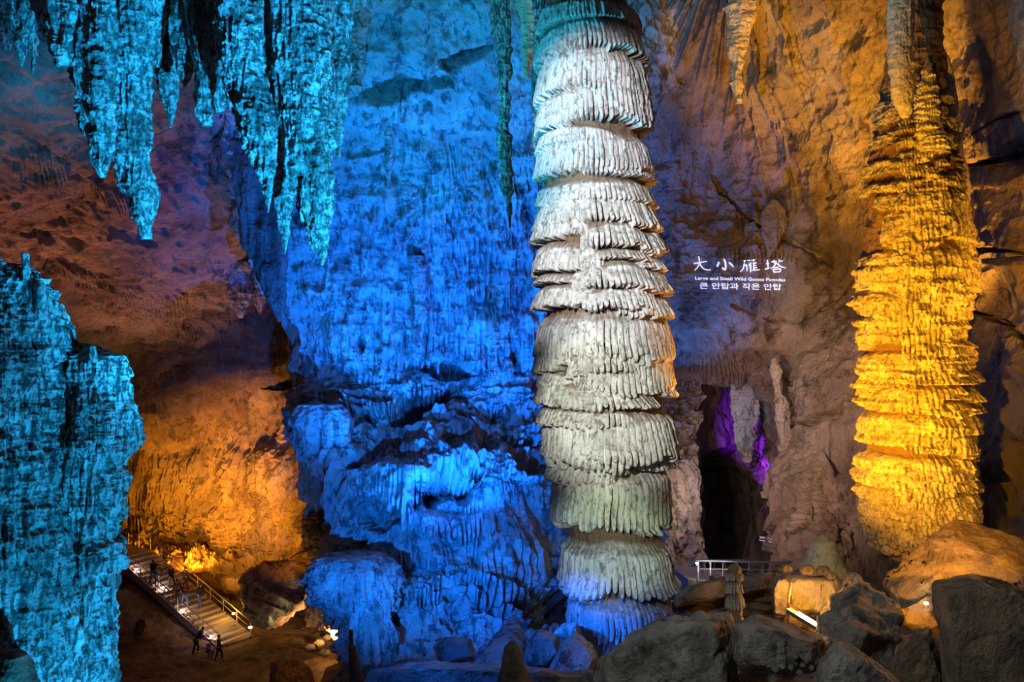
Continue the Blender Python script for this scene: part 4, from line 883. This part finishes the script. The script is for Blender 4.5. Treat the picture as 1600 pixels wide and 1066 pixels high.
def person(loc, facing, label, jacket, trousers, cap=None, pose='stand', h=1.86, lean=0.0, stepf=0.25, armf=0.2, bag=None):
    """facing: heading angle in degrees about Z, 0 = looking along -Y"""
    e = empty('person', loc, math.radians(facing)); tag(e, label, 'person', None)
    k = h / 1.70
    sf = stepf
    if pose == 'crouch':
        hip = (0, .12, .42)
        J = dict(hip=hip, waist=(0, .10, .55), chest=(0, -.02, .80), neck=(0, -.08, .98), head0=(0, -.11, 1.04), head1=(0, -.13, 1.15))
        for s, n in ((-1, 'L'), (1, 'R')):
            J.update({'hj' + n: (s * .09, .10, .42), 'kn' + n: (s * .16, -.30, .46), 'an' + n: (s * .13, -.06, .08), 'to' + n: (s * .14, -.22, .03),
                      'sh' + n: (s * .19, -.03, .90), 'el' + n: (s * .24, -.20, .68), 'wr' + n: (s * .10, -.38, .58), 'pa' + n: (s * .08, -.44, .56)})
    else:
        hz = .90
        J = dict(hip=(0, 0, hz), waist=(0, -lean * .15, 1.05), chest=(0, -lean * .4, 1.28), neck=(0, -lean * .6 - .01, 1.44), head0=(0, -lean * .7 - .02, 1.52), head1=(0, -lean * .75 - .03, 1.62))
        for s, n in ((-1, 'L'), (1, 'R')):
            q = s * sf
            J.update({'hj' + n: (s * .09, 0, hz - .04), 'kn' + n: (s * .10, -q * .55 - .03, .49), 'an' + n: (s * .10, -q * .75 + (.04 if q < 0 else 0), .09), 'to' + n: (s * .11, -q * .75 - .13, .035),
                      'sh' + n: (s * .185, -lean * .5, 1.40), 'el' + n: (s * .24, q * .4 - .02 - lean * .3, 1.12), 'wr' + n: (s * .23, q * .5 - .14 - armf * .3, .92 + armf * .3), 'pa' + n: (s * .22, q * .5 - .18 - armf * .35, .86 + armf * .35)})
    J = {a: Vector(b) * k for a, b in J.items()}
    V = []; E = []; R = []; I = {}
    def add(n, r, par=None):
        I[n] = len(V); V.append(J[n]); R.append(tuple(x * k for x in r) if isinstance(r, tuple) else r * k)
        if par: E.append((I[par], I[n]))
    add('hip', (.14, .10)); add('waist', (.125, .09), 'hip'); add('chest', (.15, .11), 'waist'); add('neck', .052, 'chest'); add('head0', (.065, .075), 'neck'); add('head1', (.075, .09), 'head0')
    for n in 'LR':
        s = -1 if n == 'L' else 1
        add('sh' + n, .055, 'chest'); add('el' + n, .042, 'sh' + n); add('wr' + n, .027, 'el' + n); add('pa' + n, (.036, .018), 'wr' + n)
        d = (J['pa' + n] - J['wr' + n]).normalized(); sd = Vector((1, 0, 0)) if abs(d.x) < .8 else Vector((0, 1, 0))
        sd = d.cross(d.cross(sd)).normalized()
        for f in range(4):
            a = J['pa' + n] + sd * (f - 1.5) * .019 * k + d * .03 * k; b = a + d * (.040 + (.012 if f in (1, 2) else 0)) * k + Vector((0, 0, -.012))
            J['fa'] = a; J['fb'] = b; add('fa', .009, 'pa' + n); ia = len(V) - 1; add('fb', .008, 'fa')
        J['ta'] = J['wr' + n].lerp(J['pa' + n], .6) + sd * .035 * k; J['tb'] = J['ta'] + (d + sd * .5) * .04 * k
        add('ta', .011, 'wr' + n); add('tb', .009, 'ta')
        add('hj' + n, .085, 'hip'); add('kn' + n, .056, 'hj' + n); add('an' + n, .036, 'kn' + n); add('to' + n, (.038, .028), 'an' + n)
    skinned('body', V, E, R, M['skin'], e, 0)
    # clothing that follows the same skeleton
    def suit(name, chain, col, grow):
        V2 = []; R2 = []; E2 = []; K = {}
        for n, r, par in chain:
            K[n] = len(V2); V2.append(J[n] if isinstance(n, str) else n); R2.append(tuple((x + grow) * k for x in r) if isinstance(r, tuple) else (r + grow) * k)
            if par: E2.append((K[par], K[n]))
        return skinned(name, V2, E2, R2, cloth(col), e, 0)
    ch = [('waist', (.135, .10), None), ('chest', (.155, .12), 'waist'), ('neck', .058, 'chest')]
    for n in 'LR': ch += [('sh' + n, .068, 'chest'), ('el' + n, .055, 'sh' + n), ('wr' + n, .042, 'el' + n)]
    ch.append(('hip', (.15, .115), 'waist'))
    suit('jacket', ch, jacket, .012)
    ch = [('hip', (.135, .10), None)]
    for n in 'LR': ch += [('hj' + n, .095, 'hip'), ('kn' + n, .068, 'hj' + n), ('an' + n, .052, 'kn' + n)]
    suit('trousers', ch, trousers, .010)
    for n in 'LR': skinned('shoe', [J['an' + n] + Vector((0, .03, -.02)), J['to' + n]], [(0, 1)], [.046 * k, .042 * k], cloth((0.03, 0.03, 0.035)), e, 0)
    # hair, eyes, nose, ears
    hd = (J['head0'] + J['head1']) / 2
    bm = bmesh.new(); bmesh.ops.create_uvsphere(bm, u_segments=16, v_segments=10, radius=.105 * k, matrix=Matrix.Translation(hd + Vector((0, .022, .045)) * k) @ Matrix.Diagonal((.95, 1.05, .95, 1)))
    for v in list(bm.verts):
        if v.co.y < hd.y - .035 * k and v.co.z < hd.z + .05 * k: bm.verts.remove(v)
    fin('hair', bm, M['hair'], e, True)
    bm = bmesh.new()
    for s in (-1, 1):
        bm = bmesh.new(); bmesh.ops.create_uvsphere(bm, u_segments=8, v_segments=6, radius=.012 * k, matrix=Matrix.Translation(hd + Vector((s * .032, -.085, .0)) * k)); fin('eye', bm, M['hair'], e, True)
    bm = bmesh.new(); bmesh.ops.create_cone(bm, cap_ends=True, segments=8, radius1=.016 * k, radius2=.006 * k, depth=.035 * k, matrix=Matrix.Translation(hd + Vector((0, -.095, -.025)) * k)); fin('nose', bm, M['skin'], e, True)
    if cap:
        bm = bmesh.new(); bmesh.ops.create_uvsphere(bm, u_segments=16, v_segments=10, radius=.118 * k, matrix=Matrix.Translation(hd + Vector((0, .0, .05)) * k))
        for v in list(bm.verts):
            if v.co.z < hd.z + .03 * k: bm.verts.remove(v)
        bmesh.ops.create_cone(bm, cap_ends=True, segments=16, radius1=.09 * k, radius2=.09 * k, depth=.012, matrix=Matrix.Translation(hd + Vector((0, -.10, .055)) * k))
        fin('cap', bm, cloth(cap), e, True)
    if bag:
        bm = bmesh.new(); c = J['chest'] + Vector((0, .17, -.05)) * k
        bmesh.ops.create_cube(bm, size=1, matrix=Matrix.Translation(c) @ Matrix.Diagonal((.28 * k, .14 * k, .38 * k, 1)))
        bmesh.ops.bevel(bm, geom=list(bm.edges), offset=.04, segments=3, affect='EDGES')
        fin('backpack', bm, cloth(bag), e, True)
    return e

def on_stairs(px, py):
    """where the sight line through a foot meets the flight; snapped to the tread"""
    d = Vector(P(px, py, 1.0)); n = SIDE.cross((UP * RUN + Vector((0, 0, RISE))).normalized())
    t = B0.dot(n) / d.dot(n); q = d * t - B0
    s = q.dot(UP); l = max(-HW + .3, min(HW - .25, q.dot(SIDE)))
    i = max(0, min(NST - 1, math.floor(s / RUN)))
    return B0 + UP * ((i + .5) * RUN) + SIDE * l + Vector((0, 0, (i + 1) * RISE))
DK = (0.02, 0.022, 0.03); NAVY = (0.02, 0.03, 0.07); JEAN = (0.08, 0.14, 0.32); RED = (0.5, 0.02, 0.02); MAR = (0.14, 0.03, 0.03); GR = (0.09, 0.09, 0.08)
dn = 57   # heading down the flight
for (px, py, f, lb, j, t, kw) in [
    (228, 915, dn, 'person in a dark jacket near the top of the stairs, farthest left', DK, NAVY, {}),
    (243, 922, dn + 15, 'person in a grey-green jacket with pale trousers beside the left handrail', GR, (0.25, 0.25, 0.28), dict(stepf=-.25)),
    (266, 921, dn, 'person in dark clothes against the back handrail in mid flight', DK, DK, {}),
    (273, 942, dn, 'person in a maroon and black jacket in the middle of the group', MAR, DK, dict(stepf=-.25)),
    (290, 952, dn + 10, 'person in a bright red cap and maroon jacket', MAR, JEAN, dict(cap=RED, armf=.7)),
    (291, 925, dn + 80, 'person in a black coat with one arm forward by the back handrail', DK, DK, dict(armf=1.0)),
    (309, 948, dn, 'person in a black top and blue jeans lowest on the stairs', DK, JEAN, dict(stepf=-.3))]:
    person(on_stairs(px, py), f, lb, j, t, None if 'cap' not in kw else kw['cap'], **{a: b for a, b in kw.items() if a != 'cap'})
def on_ground(px, py, z=-22.45):
    Y = -z * F / (py - 533); return Vector(P(px, py, Y))
def gz_at(v):
    i = 0
    hit = FLB.ray_cast(Vector((v.x, v.y, 0)), Vector((0, 0, -1)))
    return Vector((v.x, v.y, hit[0].z)) if hit[0] else v
V = np.array([tuple(v.co) for v in fl.data.vertices]).reshape(420, 420, 3)[::2, ::2]; a_, b_ = V.shape[:2]; idx = np.arange(a_ * b_).reshape(a_, b_)
FLB = BVHTree.FromPolygons([tuple(v) for v in V.reshape(-1, 3)], [tuple(int(k) for k in f) for f in np.stack([idx[:-1, :-1], idx[1:, :-1], idx[1:, 1:], idx[:-1, 1:]], -1).reshape(-1, 4)])
for (px, py, f, lb, j, t, kw) in [
    (306, 1024, 120, 'person in black bending forward below the stairs, left of the purple coat', DK, DK, dict(lean=.6, armf=.8)),
    (327, 1026, 60, 'person crouching in a shiny purple-blue coat at the foot of the stairs', (0.20, 0.16, 0.75), (0.12, 0.2, 0.4), dict(pose='crouch')),
    (342, 1030, 100, 'person in a dark maroon coat standing right of the purple coat', (0.05, 0.02, 0.02), DK, {})]:
    person(gz_at(on_ground(px, py)), f, lb, j, t, **kw)
spot('spot_visitors', B0 + Vector((-2.2, -4.5, 1.2)), B0 + Vector((-3.2, -.6, .5)), 90, (0.45, 0.4, 1.0), 50, .8, .1)

# ------------------------------------------------------------------ walkway railing on the right
R0 = Vector(P(1091, 905, 27)); R1 = Vector(P(1236, 908, 25))
rl = empty('walkway_railing', R0); tag(rl, 'grey metal railing along the walkway before the dark recess', 'railing')
d = (R1 - R0); hgt = Vector((0, 0, .62))
bm = bmesh.new(); add_bar(bm, hgt - d * .02, d + hgt - Vector((0, 0, .05)), .035); fin('top_rail', bm, M['steel'], rl, True)
bm = bmesh.new(); add_bar(bm, hgt * .55, d + hgt * .55, .02); fin('mid_rail', bm, M['steel'], rl, True)
for k in range(8):
    q = d * (k / 7); bm = bmesh.new(); add_bar(bm, q - Vector((0, 0, .9)), q + hgt * .98, .032); fin('post', bm, M['steel'], rl, True)
# second railing behind it
R2 = Vector(P(1098, 885, 33)); d2 = Vector(P(1188, 884, 33)) - R2
r2 = empty('walkway_railing', R2); tag(r2, 'thin dim railing on the far side of the walkway behind the grey railing', 'railing')
bm = bmesh.new(); add_bar(bm, Vector((0, 0, .25)), d2 + Vector((0, 0, .25)), .03); fin('top_rail', bm, M['steel'], r2, True)
for k in range(6): bm = bmesh.new(); add_bar(bm, d2 * (k / 5) - Vector((0, 0, 1.2)), d2 * (k / 5) + Vector((0, 0, .25)), .025); fin('post', bm, M['steel'], r2, True)
lp = lamp('path_lamp', P(1089, 883, 26.5), 'tiny white path lamp at the left end of the grey railing', (1.0, .95, .85), 25, .05, estr=80, housing=False)
bm = bmesh.new(); add_bar(bm, (0, 0, 0), (0, 0, -.9), .02); fin('lamp_post', bm, M['steel'], lp)
bm = bmesh.new()
wk = [Vector(P(x, y, Y)) for x, y, Y in ((1040, 880, 34), (1075, 905, 27), (1260, 925, 24), (1260, 915, 29), (1110, 890, 36))]
top = [bm.verts.new(p) for p in wk]; bot = [bm.verts.new(p - Vector((0, 0, .5))) for p in wk]
bm.faces.new(top); bm.faces.new(bot[::-1])
for i in range(5): bm.faces.new([top[i], bot[i], bot[(i + 1) % 5], top[(i + 1) % 5]])
wo = fin('walkway', bm, M['step'], None, False, wk[1]); wo.location = wk[1]; tag(wo, 'pale stone walkway passing behind the grey railing', 'path')

# ------------------------------------------------------------------ light tube in the rocks
a = Vector(P(1238, 952, 16.0)); b = Vector(P(1276, 975, 15.4))
tb = empty('light_tube', a); tag(tb, 'glowing linear light tube on a dark rail between the orange rocks', 'lamp')
bm = bmesh.new(); add_bar(bm, (b - a) * .25, b - a, .022, 12); fin('tube', bm, glow('tube_glow', (1.0, .62, .25), 60), tb, True)
bm = bmesh.new(); dd = (b - a).normalized(); add_box(bm, (b - a) * .45 - Vector((0, 0, .07)), dd, dd.cross(Vector((0, 0, 1))).normalized(), (0, 0, 1), (b - a).length * .62, .06, .04); fin('tube_rail', bm, M['housing'], tb)
for k in (.1, .4, .8): point('tube_light', a + (b - a) * k + Vector((0, .25, .18)), 26, (1.0, .42, .06), .06)
spot('spot_tube_up', a + Vector((.3, .5, .1)), P(1265, 915, 18.2), 260, (1.0, .42, .04), 110, .7, .05)
# white and amber lamp tucked under the hummock
lamp('ground_lamp', P(1447, 948, 15.6), 'cool white lamp tucked below the orange hummock', (.9, .95, .75), 18, .05, aim=P(1420, 915, 17), angle=95, estr=20)
spot('spot_hummock', (8.2, 15.0, -8.6) if False else P(1425, 1000, 14.6), P(1500, 860, 18.5), 420, (1.0, .42, .03), 120, .8, .1)
spot('spot_hummock_top', (6.0, 12.0, -1.5), P(1480, 870, 18.5), 8500, (1.0, .42, .015), 26, .8, .1)

# ------------------------------------------------------------------ projected characters on the right wall
def onto(px, py, off=0.10):
    d = Vector(P(px, py, 1.0)).normalized()
    h = BVH['wall_right'].ray_cast(Vector((0, 0, 0)), d)
    return (h[0] - d * off) if h[0] else Vector(P(px, py, 44))
def stroke(bm, pts, w0, w1, cv):
    """brush stroke through pts (zoomed sign coordinates), laid on the rock"""
    pts = [np.array(p, float) for p in pts]
    if len(pts) > 2: pts = [np.array(p) for p in crom(np.array(pts), len(pts) * 4)]
    else: pts = [pts[0] + (pts[1] - pts[0]) * t for t in np.linspace(0, 1, 6)]
    n = len(pts); prev = None
    for i, p in enumerate(pts):
        t = pts[min(i + 1, n - 1)] - pts[max(i - 1, 0)]; t = t / (np.linalg.norm(t) + 1e-9); nn = np.array([-t[1], t[0]])
        w_ = (w0 + (w1 - w0) * i / (n - 1)) * .5
        q = [bm.verts.new(onto(*cv(p + nn * w_))), bm.verts.new(onto(*cv(p - nn * w_)))]
        if prev: bm.faces.new([prev[0], prev[1], q[1], q[0]])
        prev = q
cvt = lambda p: (1070 + p[0] / 9.41, 390 + p[1] / 9.41)
chars = [
    ('大', [[(130, 208), (230, 190), (322, 174)], [(203, 100), (216, 180), (195, 250), (145, 306)], [(214, 195), (255, 262), (310, 296), (382, 298)]]),
    ('小', [[(572, 128), (598, 200), (596, 294), (548, 268)], [(503, 183), (474, 252)], [(650, 190), (722, 252)]]),
    ('雁', [[(858, 170), (940, 160), (1034, 152)], [(866, 168), (872, 230), (852, 290), (812, 328)], [(930, 178), (890, 244)], [(914, 214), (914, 318)], [(976, 178), (942, 238)], [(962, 214), (966, 336)],
            [(1000, 164), (1014, 190)], [(964, 208), (1066, 198)], [(964, 240), (1062, 234)], [(964, 272), (1062, 266)], [(964, 306), (1106, 296)], [(1014, 198), (1014, 302)]]),
    ('塔', [[(1178, 216), (1262, 196)], [(1214, 150), (1226, 284)], [(1178, 292), (1266, 262)], [(1274, 182), (1442, 168)], [(1308, 146), (1320, 206)], [(1388, 140), (1376, 202)], [(1346, 194), (1312, 246), (1270, 282)],
            [(1350, 200), (1412, 250), (1482, 272)], [(1316, 266), (1386, 260)], [(1300, 290), (1312, 336)], [(1300, 292), (1412, 286)], [(1412, 286), (1400, 332)], [(1310, 332), (1400, 328)]])]
sign_m = glow('projected_light', (0.72, 0.74, 1.0), 0.95)  # glowing strips stand in for light thrown on the rock
sg = empty('projected_title', onto(1157, 425)); tag(sg, 'white title projected in large Chinese characters with English and Korean lines on the rock', 'projected sign')
for ch, ss in chars:
    bm = bmesh.new()
    for s_ in ss: stroke(bm, s_, 19 if ch != '小' else 24, 15 if ch != '小' else 26, cvt)
    o = fin('character', bm, sign_m, sg, False, sg.location); 
def textline(body, x0, x1, y0, y1, slope, bold=0.0, name='lettering'):
    cu = bpy.data.curves.new(name, 'FONT'); cu.body = body; cu.size = 1; cu.offset = bold; cu.resolution_u = 3
    to = bpy.data.objects.new(name, cu); C.objects.link(to)
    bpy.context.view_layer.update()
    me = bpy.data.meshes.new_from_object(to.evaluated_get(bpy.context.evaluated_depsgraph_get()))
    bpy.data.objects.remove(to); bpy.data.curves.remove(cu)
    co = np.array([v.co[:] for v in me.vertices]); mn = co.min(0); mx = co.max(0)
    for v in me.vertices:
        a = (v.co.x - mn[0]) / (mx[0] - mn[0]); b = (v.co.y - mn[1]) / (mx[1] - mn[1])
        v.co = onto(x0 + a * (x1 - x0), y1 + (y0 - y1) * b + slope * a) - sg.location
    o = link(name, me, sign_m, sg)
    return o
textline('Large and Small Wild Goose Pagodas', 1086, 1227, 432, 438.5, 3.0, .02)
textline('큰 안탑과 작은 안탑', 1093, 1221, 441.5, 451.5, 2.0, .012)
# small sign on the rock by the railing
cv2 = lambda p: (1170 + p[0] / 26.65, 825 + p[1] / 26.65)
def onto2(px, py):
    return onto(px, py, .08)
sm = glow('small_sign_light', (0.55, 0.55, 0.75), 0.42)
e2 = empty('small_sign', onto(1197, 843)); tag(e2, 'tiny two-line bluish sign on the dark rock above the railing', 'sign')
bm = bmesh.new()
for i in range(8):
    x = 455 + i * 66 + (0 if i < 4 else 10); y = 350 + (x - 455) * .13
    if i == 4: continue
    stroke(bm, [(x, y), (x, y + 95)], 13, 13, cv2); stroke(bm, [(x + 42, y + 6), (x + 42, y + 98)], 13, 13, cv2)
    stroke(bm, [(x - 4, y + 20), (x + 48, y + 24)], 12, 12, cv2); stroke(bm, [(x - 4, y + 62), (x + 48, y + 66)], 12, 12, cv2)
fin('character', bm, sm, e2, False, e2.location)
bm = bmesh.new(); stroke(bm, [(430, 510), (960, 600)], 34, 34, cv2); fin('lettering', bm, sm, e2, False, e2.location)
bpy.context.view_layer.update()
